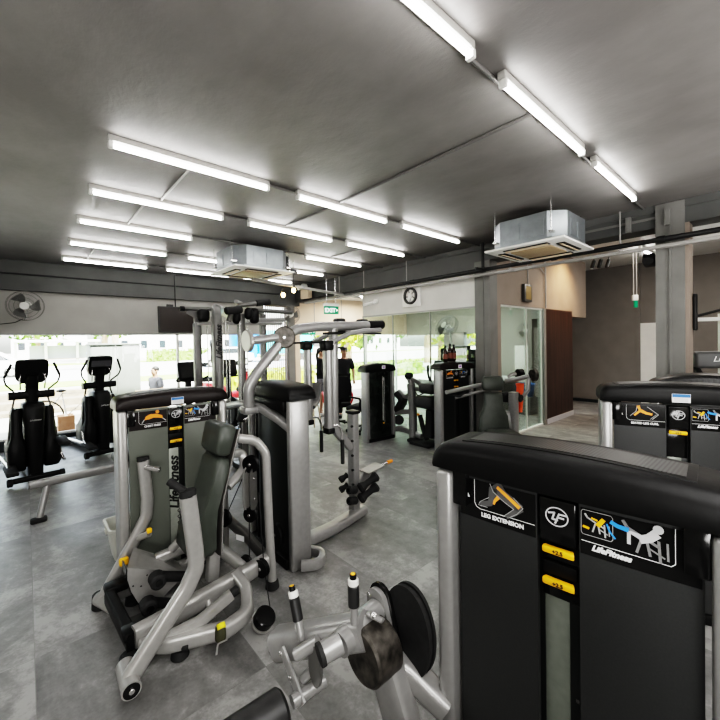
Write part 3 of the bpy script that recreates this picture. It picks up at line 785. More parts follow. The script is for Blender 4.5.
            yz(T, taper_poly([(x1-.03, 1.222), (x1-.055, 1.225), (x1-.07, 1.232)], .012, .010) + stroke([(x1-.078, 1.222), (x1-.072, 1.205), (x1-.06, 1.19)], .004), Y-.0015, blue_p, p, 'movement_arrow')
            yz(T, stroke([(x0-.004, 1.160), (xo-.06, 1.160), (xo-.052, 1.168), (xo-.052, 1.254)], .0016), Y, white_p, p, 'frame_line')
            if slogan: lettering('LifeFitness', .021, T @ Matrix.Translation((x0+.065, Y-.001, 1.146)), white_p, p, shear=.35, bold=.0012)
            lettering('www.lifefitness.com', .0072, T @ Matrix.Translation((xo-.018, Y-.0045, 1.2)) @ Matrix.Rotation(-PI/2, 4, 'Y'), white_p, p, bold=.0002)
    # centre column
    MB(T).box((0, .046, 1.19), (.098, .034, .128), bev=.006).build('badge_panel', black_gl, root)
    badge = ringq((0, 1.205), .031, .028, .0035) + stroke([(-.022, 1.212), (-.006, 1.216), (-.012, 1.196), (.002, 1.196)], .005) + stroke([(.024, 1.214), (.006, 1.214), (-.004, 1.186)], .005) + stroke([(.002, 1.204), (.018, 1.204)], .005)
    yz(T, badge, .0285, fig_p, root, 'round_emblem')
    MB(T).box((0, .075, 1.04), (.1, .02, .19), bev=.003).build('lever_housing', black_gl, root)
    for q in range(levers):
        z = 1.098-.095*q
        MB(T).box((0, .058, z+.034), (.094, .012, .040), bev=.004).build('lever_cover', black, root)
        lv = MB(T).tube([(-.038, .044, z), (-.034, .042, z), (.034, .042, z), (.038, .044, z)], .022, .022, n=12, rad=0, power=3).build('adjust_lever', yellow, root)
        if detail: lettering('+2.5', .016, T @ Matrix.Translation((0, .0305, z)), ink, lv, bold=.0005)
    MB(T).box((-.012, .075, .51), (.068, .014, .88), bev=.002).build('weight_stack_cover', covercol or stackgrey, root)
    MB(T).box((.036, .078, .51), (.022, .008, .88)).build('stack_slot', ink, root)
    g = MB(T)
    g.cyl((.030, .074, .08), (.030, .074, .95), .004, n=8)
    for q in range(9): g.box((.040, .072, .1+q*.07), (.010, .004, .012))
    g.build('selector_rod', chrome, root)
    if sticker: notice(T, 0, -.025, 1.312, cap)
    if stacktext: lettering('LifeFitness', .095, T @ Matrix.Translation((-.012, .066, .68)) @ Matrix.Rotation(-PI/2, 4, 'Y') , ink, root, shear=.35, bold=.003)
    return cap

def bolt(mb, c, d, r=.01, h=.008): c = V(c); d = V(d).normalized(); mb.cyl(c, c+d*h, r, n=10, bev=.002)
def roller(root, a, b, r, name='roller_pad', m=None, core=True):
    a, b = V(a), V(b); d = (b-a).normalized()
    o = MB().cyl(a, b, r, n=24, bev=.012).build(name, m or leather_bk, root)
    if core:
        MB().cyl(a-d*.004, a+d*.01, r*.45, n=16).build('pad_end_cap', black_gl, o)
        MB().cyl(b-d*.01, b+d*.004, r*.45, n=16).build('pad_end_cap', black_gl, o)
    return o
def pulley(root, c, axis, r=.055, w=.03, name='pulley'):
    c = V(c); a = V(axis).normalized()
    o = MB().cyl(c-a*w/2, c-a*w*.15, r, r*.82, n=24).cyl(c-a*w*.15, c+a*w*.15, r*.82, n=24).cyl(c+a*w*.15, c+a*w/2, r*.82, r, n=24).build(name, black, root)
    b = MB(); bolt(b, c-a*w/2, -a, .012); bolt(b, c+a*w/2, a, .012); b.build('pulley_bolt', chrome, o)
    return o

# ---------------------------------------------------------------- A. leg extension, right foreground
A = thing('leg_extension_machine', 'large black and silver leg extension machine filling the right foreground', 'gym machine', (1.1, .45, 0))
TA = frame_T(1.108, .438, -84.5)
selector_tower(A, TA, .775, .21, 'LEG EXTENSION', 'leg')
# frame
MB().tube([(1.09, .80, .42), (1.04, .93, .50), (1.0, 1.0, .535)], .09, .085, n=16, power=4, rad=.03).build('brace_tube', silver, A)
MB().tube([(.97, 1.0, .56), (1.0, .88, .22), (1.03, .80, .02)], .15, .09, n=16, power=4, rad=.0, up=(1, 0, 0)).build('frame_leg', silver, A)
MB().tube([(1.03, .70, .045), (1.03, .92, .045)], .09, .07, n=14, power=4).build('base_rail', silver, A)
MB().box((1.03, .92, .03), (.14, .1, .06), bev=.02).build('rubber_foot', rubber, A)
# cam wheel
oc = []
for k in range(40):
    a = 2*PI*k/40; rr = .178 + .012*math.cos(2*a)
    oc.append((.94+rr*.58*math.cos(a), .640+rr*math.sin(a)))
cam = MB()
cam.loft([[(1.035, y, z) for y, z in oc], [(1.05, y, z) for y, z in oc]])
ic = [(.94+(y-.94)*.94, .640+(z-.640)*.94) for y, z in oc]
cam.loft([[(1.05, y, z) for y, z in ic], [(1.062, y, z) for y, z in ic]]).loft([[(1.062, y, z) for y, z in oc], [(1.075, y, z) for y, z in oc]])
camo = cam.build('cam_wheel', rubber, A)
# oblong bracket plate with bolts
P0, P1 = V((0, 1.065, .70)), V((0, 1.02, .555)); pl = []
d = (P1-P0).normalized(); nn = V((0, -d.z, d.y))
for k in range(24):
    a = 2*PI*k/24; c = P0 if math.sin(a) < 0 else P1
    pl.append(c + nn*math.cos(a)*.052 + d*math.sin(a)*.052)
plate = MB().loft([[(1.0, p.y, p.z) for p in pl], [(1.02, p.y, p.z) for p in pl]]).build('bracket_plate', silver, A)
pb = [(p.y + (p.y-1.0425)*.10, p.z+(p.z-.627)*.10) for p in pl]
MB().loft([[(1.021, y-.006, z+.004) for y, z in pb], [(1.034, y-.006, z+.004) for y, z in pb]]).build('plate_backing', black_gl, A)
b = MB()
for q in (P0+nn*.025-d*.03, P0-nn*.03+d*.02, P1-nn*.02+d*.01, P1+nn*.03+d*.02): bolt(b, (1.0, q.y, q.z), (-1, 0, 0), .009)
b.build('bolt', chrome, plate)
MB().cyl((1.0, 1.058, .675), (.80, 1.04, .66), .044, n=24).build('pivot_shaft', silver, A)
# lever arm tube
MB().tube([at(366, 630, 0, .90), at(322, 637, 0, .82), at(279, 643, 0, .745)], .115, .115, n=20, power=3, rad=.05).build('lever_arm', silver, A)
e0 = at(279, 643, 0, .745); dd = (e0-at(322, 637, 0, .82)).normalized()
MB().cyl(e0-dd*.002, e0+dd*.012, .058, .050, n=24).build('arm_end_cap', black, A)
# counterweight
cw = MB().cyl((.865, .998, .598), (.985, .998, .598), .096, n=36, bev=.008).build('counterweight', weight_m, A)
wt = [(.86, 1.06, .655), (.86, 1.02, .69), (.86, .96, .69), (.86, .93, .66), (.86, .93, .63)]
MB().tube([(.94, 1.05, .70), (.93, 1.02, .715), (.94, .965, .715)], .03, .014, n=8, rad=.02).build('counterweight_clamp', silver, A)
b = MB(); bolt(b, (.93, 1.0, .715), (0, 0, 1), .012, .012); b.build('clamp_bolt', chrome, cw)
MB().prism([(.95, 1.12, .60), (.95, .93, .48), (.95, .99, .40), (.95, 1.08, .52)], (.012, 0, 0)).build('gusset_plate', silver_dk, A)
# two adjuster pins with black grips
def pin(base, top, tilt):
    base, top = V(base), V(top); d = top-base
    p = lambda f: base + d*f
    o = MB().cyl(p(0), p(.36), .0135, n=14).cyl(p(.34), p(.40), .017, n=14).build('adjuster_pin', silver, A)
    MB().cyl(p(.36), p(.80), .0195, n=18, bev=.003).build('pin_grip', leather_bk, o)
    MB().cyl(p(.80), p(.93), .0185, n=18, bev=.002).build('pin_collar', white_pl, o)
    MB().cyl(p(.93), p(1.02), .012, n=14).build('pin_plunger', black, o)
    MB().cyl(p(1.02), p(1.035), .0085, n=12, bev=.002).build('plunger_tip', yellow, o)
pin(at(302, 640, 0, .745), at(292, 587, 0, .745), 0)
pin(at(354.5, 624, 0, .83), at(353, 575, 0, .83), 0)
# pad carriage
MB().cyl(at(296, 655, 0, .70), at(318, 641, 0, .76), .022, n=18).build('carriage_hub', silver, A)
q0, q1 = at(283, 652, 0, .70), at(302, 702, 0, .70)
MB().tube([q0+(q0-q1)*.08, q1+(q1-q0)*.05], .014, .042, n=12, power=4, up=(0, 1, 0)).build('link_plate', silver, A)
b = MB(); bolt(b, q0+V((-.007, 0, 0)), (-1, 0, 0), .009); bolt(b, (q0+q1)/2+V((-.007, 0, 0)), (-1, 0, 0), .009); b.build('link_bolt', chrome, A)
r0, r1 = at(292, 702, 0, .67), at(324, 680, 0, .80)
MB().cyl(r0, r1, .022, n=16).build('pad_rod', silver, A)
MB().tube([at(303, 680, 0, .73), at(312, 670, 0, .755), at(318, 655, 0, .77)], .03, n=12).build('carriage_arm', silver, A)
dir_ = (r1-r0).normalized()
roller(A, r0-dir_*.03, r0-dir_*.36, .066, 'ankle_roller_pad')
cn = at(313, 668, 0, .73)
pts = [(cn.y+.05*.75*math.cos(2*PI*k/24), cn.z+.072*math.sin(2*PI*k/24)) for k in range(24)]
MB().loft([[(.735, y, z) for y, z in pts], [(.745, y, z) for y, z in pts]]).build('selector_disc', silver_dk, A)
s0, s1 = at(320, 655, 0, .70), at(340, 643, 0, .77)
MB().cyl(s0, s1, .034, n=24).build('bumper_sleeve', silver, A)
MB().cyl(s0+(s0-s1).normalized()*.004, s0-(s0-s1).normalized()*.01, .036, n=24).build('bumper', rubber, A)
# seat of this machine, on the camera side of the tower
MB().box((.52, .28, .50), (.44, .50, .10), rot=(6, 0, 0), bev=.04).build('seat', leather, A)
MB().box((.52, -.08, .80), (.42, .10, .62), rot=(-14, 0, 0), bev=.04).build('backrest', leather, A)
MB().tube([(.52, -.12, .62), (.52, -.1, .30), (.52, .3, .16), (1.0, .4, .10)], .07, n=12, rad=.15).build('seat_frame', silver, A)
MB().tube([(.80, 1.0, .05), (.52, .3, .05), (.52, -.2, .05)], .07, n=12, rad=.15).build('seat_base', silver, A)

# ---------------------------------------------------------------- K. seated leg curl, right
K = thing('leg_curl_machine', 'black and silver machine tower with a blue and white notice, at the right edge', 'gym machine', (3.15, .62, 0))
TK = frame_T(2.925, .425, -68) @ Matrix.Scale(1.03, 4)
selector_tower(K, TK, .775, .21, 'SEATED LEG CURL', 'thigh', levers=1, sticker=True)
MB().tube([(3.2, .2, .05), (3.9, -.35, .05)], .08, n=12, power=4).build('base_rail', silver, K)
MB().box((3.75, -.15, .48), (.45, .45, .10), rot=(0, 0, -30), bev=.04).build('seat', leather, K)
MB().tube([(3.75, -.15, .44), (3.75, -.2, .06)], .08, n=12, power=4).build('seat_post', silver, K)
# ---------------------------------------------------------------- N. tower behind it
N_ = thing('machine_tower', 'dark machine tower whose arched perforated top shows behind the noticed tower', 'gym machine', (4.3, .35, 0))
TN = frame_T(4.22, .42, -75)
posts(N_, TN, .78, .2); tower_cap(N_, TN, .78, .26, perf_dk, 1.25, 1.32, .075, tray=False)
MB(TN).box((0, .1, .65), (.6, .1, 1.2), bev=.01).build('shroud_panel', shroud_dk, N_)
MB(TN).box((0, .1, .03), (.66, .18, .06), bev=.01).build('base_plate', black, N_)
MB(TN).tube([(0, .15, .05), (0, .9, .05)], .08, n=12, power=4).build('base_rail', silver, N_)

# ---------------------------------------------------------------- B. chest press, left
B = thing('chest_press_machine', 'grey chest press machine with tilted green grey backrest, on the left', 'gym machine', (.83, 2.7, 0))
TB = frame_T(.832, 3.0, 0)
selector_tower(B, TB, .755, .21, 'CHEST PRESS', 'chest', black_brown, shroud_refl, silver_w, 2, True, True, mat('light stack cover', (.40, .42, .375), .35, .2, .05, 40))
def arm(pts, w=.062, h=.085, **k): return MB().tube(pts, w, h, n=16, power=3.2, **k)
# right press arm
o = arm([(.640, 2.15, .905), (.672, 2.15, .60), (.676, 2.15, .50), (.62, 2.15, .40), (.345, 2.13, .095)], rad=.12, up=(1, 0, 0)).build('press_arm', silver_w, B)
MB().tube([(.640, 2.15, .90), (.640, 2.15, .935)], .062, .085, n=16, power=3.2, rad=0, up=(1, 0, 0)).build('arm_cap', rubber, o)
MB().cyl((.63, 2.16, .925), (.565, 2.22, .985), .021, n=16, bev=.004).build('hand_grip', rubber, o)
MB().cyl((.34, 2.06, .085), (.345, 2.24, .09), .043, n=24).build('pivot_tube', silver_w, B)
e = MB().cyl((.34, 2.057, .085), (.34, 2.064, .085), .036, n=24).build('pivot_cap', black_gl, B)
b = MB(); bolt(b, (.34, 2.057, .085), (0, -1, 0), .013); b.build('bolt', chrome, e)
# left press arm
o = arm([(.592, 2.95, .93), (.612, 2.95, .66), (.605, 2.95, .54), (.53, 2.95, .40), (.335, 2.95, .07)], .055, .075, rad=.12, up=(1, 0, 0)).build('press_arm', silver_w, B)
MB().tube([(.592, 2.95, .925), (.592, 2.95, .95)], .055, .075, n=16, power=3.2, rad=0, up=(1, 0, 0)).build('arm_cap', rubber, o)
MB().cyl((.6, 2.93, .885), (.675, 2.86, .865), .018, n=14, bev=.004).build('hand_grip', chrome, o)
MB().cyl((.325, 2.99, .07), (.39, 2.80, .075), .042, n=20).build('pivot_tube', silver_w, B)
MB().cyl((.55, 2.93, .41), (.60, 2.86, .45), .022, n=12).build('stop_tube', silver_w, B)
MB().box((.60, 2.86, .47), (.03, .03, .03), bev=.006).build('stop_knob', yellow, B)
MB().box((.455, 2.90, .30), (.055, .03, .05), bev=.01).build('pull_knob', yellow, B)
# front cross member and feet
f = MB().tube([(.392, 2.31, .14), (.36, 2.80, .155)], .06, .10, n=14, power=4, rad=.05)
f.box((.42, 2.36, .17), (.14, .10, .05), bev=.015).box((.40, 2.84, .19), (.13, .10, .05), bev=.015)
f.build('front_cross_member', black, B)
for p in ((.37, 2.30, .05), (.33, 3.0, .05), (.60, 2.22, .025), (1.262, 2.40, .03), (.50, 2.9, .03)):
    MB().cyl((p[0], p[1], 0), (p[0], p[1], p[2]*2), .048, .042, n=18, bev=.008).build('rubber_foot', rubber, B)
# main base rails
MB().tube([(.40, 2.32, .16), (.80, 2.375, .165), (1.27, 2.42, .20)], .075, .11, n=16, power=4, rad=.1).build('base_rail', silver_w, B)
MB().tube([(.40, 2.86, .13), (.9, 2.88, .14), (1.10, 2.98, .14)], .07, .08, n=14, power=4, rad=.1).build('base_rail', silver_w, B)
MB().tube([(.43, 2.30, .12), (.55, 2.21, .11), (.82, 2.11, .10), (.96, 2.14, .11), (1.02, 2.28, .16), (1.0, 2.40, .21)], .07, .085, n=16, power=4, rad=.1).build('foot_rail', silver_w, B)
o = MB().tube([(.52, 2.235, .13), (.70, 2.20, .155), (.885, 2.19, .235)], .055, .06, n=14, power=4, rad=.1).build('foot_pedal_lever', silver_w, B)
MB().cyl((.88, 2.19, .235), (.925, 2.185, .25), .026, n=16, bev=.005).build('lever_tip', rubber, o)
MB().cyl((.53, 2.22, .09), (.60, 2.17, .085), .011, n=10).cyl((.6, 2.17, .085), (.625, 2.15, .083), .02, n=12, bev=.004).build('release_pin', rubber, B)
MB().tube([(.80, 2.37, .17), (.80, 2.28, .08)], .04, n=12).build('rail_strut', silver_w, B)
o = MB().lathe([(.028, 0), (.03, .01), (.027, .07), (.022, .078)], (.775, 2.085, .085)).build('stop_bumper', mat('olive bumper', (.06, .06, .035), .5), B)
MB().tube([(.775, 2.065, .153), (.777, 2.085, .170)], .046, .04, n=12).build('warning_sticker', mat('yellow sticker', (.85, .72, .03), .5), o)
MB().prism([(.76, 2.063, .150), (.79, 2.063, .150), (.777, 2.066, .168)], (0, -.002, 0)).build('warning_mark', ink, o)
MB().tube([(.74, 2.06, .03), (.75, 2.06, .085), (.80, 2.05, .09)], .012, .004, n=6, rad=.01).build('bumper_bracket', silver_w, B)
# rear post
MB().tube([(1.06, 2.45, 1.085), (1.17, 2.42, 1.06), (1.235, 2.40, .96), (1.245, 2.40, .5), (1.262, 2.40, .06)], .062, n=18, rad=.12).build('rear_post', silver_w, B)
MB().tube([(1.06, 2.6, .95), (1.16, 2.6, .94), (1.14, 2.55, .83), (1.0, 2.5, .76)], .05, .06, n=14, power=4, rad=.08).build('back_bracket', silver_w, B)
MB().tube([(1.17, 2.98, .33), (1.22, 2.7, .27), (1.27, 2.46, .16)], .05, .085, n=14, power=4, rad=.1).build('tower_link', silver_dk, B)
yz(frame_T(1.2, 2.68, -70, 0), [[(-.05, .27), (.03, .27), (.03, .31), (-.05, .31)]], -.045, white_p, B, 'serial_label')
MB().tube([(.62, 2.78, .30), (.80, 2.75, .33), (.98, 2.62, .30), (1.08, 2.45, .20)], .06, .07, n=14, power=4, rad=.12).build('seat_rail', silver_w, B)
# backrest and head pad (side profile extruded over the width)
def pad(name, prof, y0, y1, m, parent, bev=.03):
    n = len(prof); cxx = sum(p[0] for p in prof)/n; czz = sum(p[1] for p in prof)/n
    sc = lambda k: [(cxx+(p[0]-cxx)*k, czz+(p[1]-czz)*k) for p in prof]
    L = []
    for y, k in ((y0, .86), (y0+bev*.4, .95), (y0+bev, 1.), (y1-bev, 1.), (y1-bev*.4, .95), (y1, .86)): L.append([(p[0], y, p[1]) for p in sc(k)])
    return MB().loft(L).build(name, m, parent, sharp=1.0)
hp = [(.925, 1.185), (.955, 1.200), (1.02, 1.180), (1.035, 1.160), (.985, 1.00), (.965, .99), (.905, 1.005), (.893, 1.03)]
h_ = pad('head_pad', hp, 2.40, 2.70, leather, B)
bp_ = [(.905, .965), (.93, .985), (.985, .965), (.985, .93), (.90, .66), (.885, .50), (.885, .40), (.86, .375), (.76, .38), (.715, .42), (.73, .52), (.80, .66), (.86, .82)]
pad('backrest', bp_, 2.40, 2.70, leather, B)
MB().tube([(1.055, 2.55, 1.15), (1.0, 2.55, .95), (.935, 2.55, .70), (.915, 2.55, .36)], .26, .03, n=14, power=5, rad=.1, up=(1, 0, 0)).build('backrest_shell', leather_side, B)
MB().tube([(1.055, 2.41, 1.16), (1.0, 2.41, .965), (.935, 2.41, .71), (.915, 2.41, .36)], .012, .012, n=8, rad=.1).build('shell_trim', chrome, B)
MB().cyl((.96, 2.46, .99), (.95, 2.64, .98), .018).build('head_pad_mount', rubber, B)
MB().tube([(.92, 2.55, .42), (.90, 2.55, .16)], .08, n=14, power=4).build('seat_post', silver_w, B)
# sector plate and rollers
YS_ = 2.62
cpt = at(192, 572, 1, YS_)
arcp = [at(x, y, 1, YS_) for x, y in ((127, 569), (127, 580), (131, 592), (138, 603), (148, 612))] + [at(163, 597, 1, YS_), at(178, 582, 1, YS_), at(185, 573, 1, YS_), at(165, 571, 1, YS_)]
MB().loft([[(p.x, YS_, p.z) for p in arcp], [(p.x, YS_+.008, p.z) for p in arcp]]).build('sector_plate', silver_w, B)
rim = [V((p.x-.002, YS_+.06, p.z)) for p in arcp[:5]]
MB().tube(rim, .13, .008, n=8, power=5, rad=0, up=(1, 0, 0)).build('sector_rim', black_gl, B)
tp = [at(127, 569, 1, YS_), at(165, 571, 1, YS_), at(185, 573, 1, YS_)]
MB().prism([(tp[0].x, YS_, tp[0].z+.001), (tp[2].x, YS_, tp[2].z+.001), (tp[2].x, YS_+.20, tp[2].z-.005), (tp[0].x+.08, YS_+.24, tp[0].z+.0)], (0, 0, .006)).build('sector_top', silver_w, B)
b = MB()
for x, y in ((133, 586), (141, 586), (147, 575), (144, 600)): bolt(b, at(x, y, 1, YS_)+V((0, -.001, 0)), (0, -1, 0), .005, .004)
b.build('rivet', ink, B)
for (x, y, ex, ey) in ((158, 581, 192, 576), (149, 607, 182, 604)):
    a, e = at(x, y, 1, 2.50), at(ex, ey, 1, 2.62)
    roller(B, a+V((0, -.03, 0)), a+V((0, .06, 0)), .045, 'roller', rubber)
    MB().tube([a+V((0, .06, 0)), e], .06, n=14, rad=0).build('roller_arm', rubber, B)
MB().cyl(at(184, 607, 1, 2.43), at(184, 607, 1, 2.43)+V((0, .06, 0)), .035, n=18, bev=.006).build('rubber_stop', rubber, B)
MB().cyl((.70, 2.72, .36), (.80, 2.66, .47), .028, n=14).build('link_tube', silver_w, B)
ch = MB()
for q in range(22): ch.disc_ring((.775+.004*(q % 2), 2.80, .28+q*.021), (1, 0, 0) if q % 2 else (0, 1, 0), .011, .006, .006, 8)
ch.build('chain', chrome, B)
# pulleys with cables
pulley(B, (1.155, 2.47, .885), (1, .55, 0), .06)
pulley(B, (1.145, 2.47, .535), (1, .5, 0), .05)
pulley(B, (1.02, 2.62, .50), (1, .4, 0), .058)
pulley(B, (1.10, 2.47, .215), (1, .5, 0), .05)
pulley(B, (1.165, 2.36, .20), (1, .3, 0), .06)
ov = []
for k in range(28):
    a = 2*PI*k/28; ov.append((.042*math.cos(a), .055*math.sin(a) + (.09 if math.sin(a) > 0 else -.09)))
TO = frame_T(1.145, 2.47, 30)
MB(TO).loft([[(x, -.03, .715+z) for x, z in ov], [(x, -.022, .715+z) for x, z in ov]]).build('pulley_cover', silver_dk, B)
MB(TO).loft([[(x*1.05, .022, .715+z*1.03) for x, z in ov], [(x*1.05, .03, .715+z*1.03) for x, z in ov]]).build('pulley_cover', silver_w, B)
b = MB(TO); bolt(b, (0, -.03, .79), (0, -1, 0), .009); bolt(b, (0, -.03, .65), (0, -1, 0), .009); b.build('cover_bolt', chrome, B)
cb = MB().tube([(1.125, 2.47, .86), (1.035, 2.60, .54)], .007, n=6, rad=0).tube([(1.135, 2.47, .5), (1.13, 2.47, .24)], .007, n=6, rad=0).tube([(1.175, 2.40, .70), (1.18, 2.36, .24)], .007, n=6, rad=0).tube([(1.18, 2.34, .15), (1.10, 2.13, .09)], .007, n=6, rad=0)
cb.build('cable', rubber, B)
dsk = MB().cyl((1.03, 2.09, .055), (1.04, 2.06, .10), .062, n=28, bev=.006).build('floor_pulley', black_gl, B)
MB().cyl((1.028, 2.098, .044), (1.03, 2.09, .055), .066, n=28).build('pulley_guard', silver_w, dsk)
MB().tube([(1.0, 2.12, .05), (.93, 2.14, .09)], .03, .02, n=8).build('pulley_bracket', silver_w, B)

# ---------------------------------------------------------------- C. lat pulldown, centre
C_ = thing('lat_pulldown_machine', 'tall grey pulldown machine with overhead boom and dark tower, in the centre', 'gym machine', (1.6, 2.8, 0))
TC = frame_T(1.455, 2.80, -90)
Wc, Dc = .72, .20
for s in (-1, 1): MB(TC).box((s*(Wc/2-.03), .085, .645), (.06, .175, 1.29), bev=.018, seg=3).build('upright_post', silver, C_)
tower_cap(C_, TC, Wc, Dc, black, 1.285, 1.385, .022, tray=False)
L = []
for i in range(9):
    x = -(Wc/2-.065)+(Wc-.13)*i/8; u = abs(i-4)/4
    L.append([(x, .01+.02*u*u, .05), (x, .16, .05), (x, .16, 1.22), (x, .01+.02*u*u, 1.22)])
MB(TC).loft(L).build('rear_shroud', shroud_dk, C_)
MB(TC).box((0, .02, 1.24), (Wc-.14, .08, .09), bev=.02).build('shroud_collar', black, C_)
MB(TC).box((-.18, .0, .62), (.012, .02, 1.1), bev=.004).build('shroud_rib', black_gl, C_)
MB(TC).box((0, .08, .04), (Wc-.12, .2, .08), bev=.012).build('base_plate', black, C_)
# boom and mast
MB().tube([(1.33, 2.86, 1.16), (1.325, 2.84, 1.38), (1.40, 2.82, 1.50), (1.60, 2.80, 1.73), (1.74, 2.80, 1.835), (1.95, 2.80, 1.862), (2.62, 2.80, 1.885)], .088, n=18, rad=.16).build('boom', silver, C_)
o = MB().cyl((2.58, 2.80, 1.885), (2.80, 2.80, 1.895), .046, n=20, bev=.008).build('boom_sleeve', black, C_)
MB().tube([(1.36, 3.35, 1.16), (1.38, 3.08, 1.215), (1.42, 2.80, 1.20), (1.46, 2.58, 1.13), (1.50, 2.475, 1.065)], .085, .06, n=14, power=4, rad=.2).build('arch_brace', silver, C_)
MB().box((1.335, 2.86, 1.19), (.12, .12, .06), bev=.015).build('mast_collar', silver, C_)
o = MB().cyl((1.29, 2.80, 1.74), (1.325, 2.80, 1.742), .088, n=32, bev=.008).build('counterweight', mat('pale disc', (.33, .32, .30), .35, .5), C_)
MB().cyl((1.325, 2.8, 1.742), (1.56, 2.8, 1.77), .036, n=18).build('counterweight_shaft', silver, C_)
o = MB().cyl((1.60, 2.745, 1.768), (1.62, 2.78, 1.768), .092, n=36, bev=.01).build('counterweight', weight_m, C_)
b = MB(); bolt(b, (1.60, 2.745, 1.768), (-.5, -.87, 0), .013); b.build('bolt', chrome, o)
# pulldown arms
for (yy, xt, xe) in ((3.02, at(308, 380, 1, 3.02).x, 2.66), (2.60, at(328, 380, 1, 2.60).x, 2.45)):
    piv = V((xt, yy, 1.695))
    a_ = MB().tube([piv, (xt, yy, .99)], .066, .075, n=14, power=4, rad=0).build('pulldown_arm', silver, C_)
    MB().box(piv+V((-.01, 0, 0)), (.10, .10, .09), bev=.02).build('pivot_block', black, a_)
    b = MB(); bolt(b, piv+V((.03, -.05, .01)), (0, -1, 0), .012); b.build('bolt', chrome, a_)
    MB().box((xt, yy, .965), (.075, .085, .05), bev=.012).build('arm_end_cap', black, a_)
    MB().tube([piv+V((.03, 0, .02)), piv+V((.25, 0, .10)), piv+V((.42, 0, .125)), (xe+.12, yy, 1.83)], .045, n=12, rad=.15).build('overhead_link', silver, C_)
    hnd = MB().tube([(xt+.02, yy, 1.00), (xt+.10, yy-.02, 1.0), (xt+.12, yy-.03, .93), (xt+.12, yy-.03, .85)], .02, n=10, rad=.04).build('handle_hanger', chrome, a_)
    MB().cyl((xt+.12, yy-.03, .87), (xt+.12, yy-.03, .66), .017, n=14, bev=.003).build('hand_grip', rubber, a_)
MB().tube([(2.15, 2.80, 1.86), (2.135, 2.80, 1.0), (2.15, 2.80, .90), (2.33, 2.80, .70)], .075, .08, n=14, power=4, rad=.15).build('boom_support', silver, C_)
o = MB().tube([(2.37, 2.80, .06), (2.37, 2.80, 1.03)], .085, .10, n=16, power=5, rad=0).build('seat_upright', silver, C_)
MB().box((2.37, 2.80, 1.04), (.10, .12, .03), bev=.008).build('upright_cap', black, o)
h = MB()
for q in range(5): h.cyl((2.32, 2.765, .35+q*.14), (2.34, 2.765, .35+q*.14), .012, n=10)
h.build('peg_hole', ink, o)
MB().tube([(1.62, 2.66, .07), (2.02, 2.70, .055), (2.48, 2.80, .055)], .12, .09, n=16, power=4, rad=.1).build('base_rail', silver, C_)
MB().tube([(1.5, 2.40, .06), (1.62, 2.32, .06), (1.72, 2.42, .06), (1.62, 2.6, .07)], .05, .08, n=12, power=4, rad=.08).build('base_loop', silver, C_)
pulley(C_, (1.40, 2.56, .27), (1, -.1, 0), .085, .03)
# thigh rollers
for z in (.335, .235):
    for x0, s in ((2.44, 1), (2.29, -1)):
        roller(C_, (x0, 2.68, z), (x0+s*.11, 2.66, z+.03), .036, 'thigh_roller', rubber) if s < 0 else None
    o = MB().lathe([(.04, 0), (.05, .02), (.03, .07), (.03, .14), (.05, .19), (.04, .21)], (2.33, 2.67, z), R=V((.85, -.2, .42)).to_track_quat('Z', 'Y').to_matrix()).build('thigh_roller', rubber, C_)
    o = MB().lathe([(.03, 0), (.035, .02), (.022, .06), (.03, .09)], (2.30, 2.93, z+.02), R=V((.85, -.2, .42)).to_track_quat('Z', 'Y').to_matrix()).build('thigh_roller', rubber, C_)
MB().prism([(2.40, 2.78, .30), (2.50, 2.78, .44), (2.68, 2.78, .47), (2.66, 2.78, .36), (2.56, 2.78, .26), (2.40, 2.78, .22)], (0, .02, 0)).build('pad_plate', silver, C_)
MB().box((2.56, 2.74, .46), (.22, .14, .012), rot=(0, -8, 0)).build('pad_shelf', silver, C_)
o = MB().cyl((2.66, 2.76, .45), (2.80, 2.74, .47), .007, n=8).build('release_lever', chrome, C_)
MB().cyl((2.78, 2.743, .467), (2.84, 2.735, .475), .018, n=12, bev=.004).build('lever_knob', orange, o)
MB().tube([(1.7, 2.8, 1.72), (2.0, 2.8, 1.72), (2.25, 2.8, 1.66)], .02, n=8, rad=.1).build('hanging_hose', rubber, C_)
MB().tube([(2.0, 2.75, 1.80), (2.4, 2.78, 1.81), (2.82, 2.85, 1.80)], .022, n=8, rad=.1).build('lat_bar', pipe_m, C_)
for xx in (2.32, 2.62): MB().box((xx, 2.92, 1.885), (.10, .10, .14), bev=.02).build('pulley_housing', pipe_m, C_)
MB().box((2.70, 2.8, .50), (.40, .36, .07), bev=.03).build('seat', leather_bk, C_) if False else None

# ---------------------------------------------------------------- D. cable multi station, centre back
D_ = thing('cable_station', 'tall grey multi cable station frame with black pulldown grips, behind the chest press', 'gym machine', (1.9, 4.5, 0))
MB().tube([(1.525, 4.0, .03), (1.525, 4.0, 2.0), (1.56, 4.1, 2.11), (1.75, 4.5, 2.13), (2.0, 4.9, 2.13)], .10, .09, n=16, power=4, rad=.14, up=(1, 0, 0)).build('front_upright', silver_dk, D_)
lettering('LifeFitness', .085, frame_T(1.525, 3.945, 0) @ Matrix.Translation((0, 0, 1.74)) @ Matrix.Rotation(-PI/2, 4, 'Y'), ink, D_, shear=.35, bold=.003)
for x, y, top in ((1.52, 4.6, 1.97), (2.06, 4.6, 2.1), (2.62, 5.1, 2.15), (1.95, 5.2, 2.1)):
    MB().tube([(x, y, .03), (x, y, top)], .085, .085, n=14, power=5, rad=0).build('upright_post', silver_dk, D_)
MB().tube([(1.36, 4.58, 2.135), (1.80, 4.60, 2.145)], .05, n=12).build('top_tube', silver_dk, D_)
MB().cyl((1.33, 4.58, 2.134), (1.38, 4.58, 2.135), .03, n=12, bev=.005).build('tube_cap', black, D_)
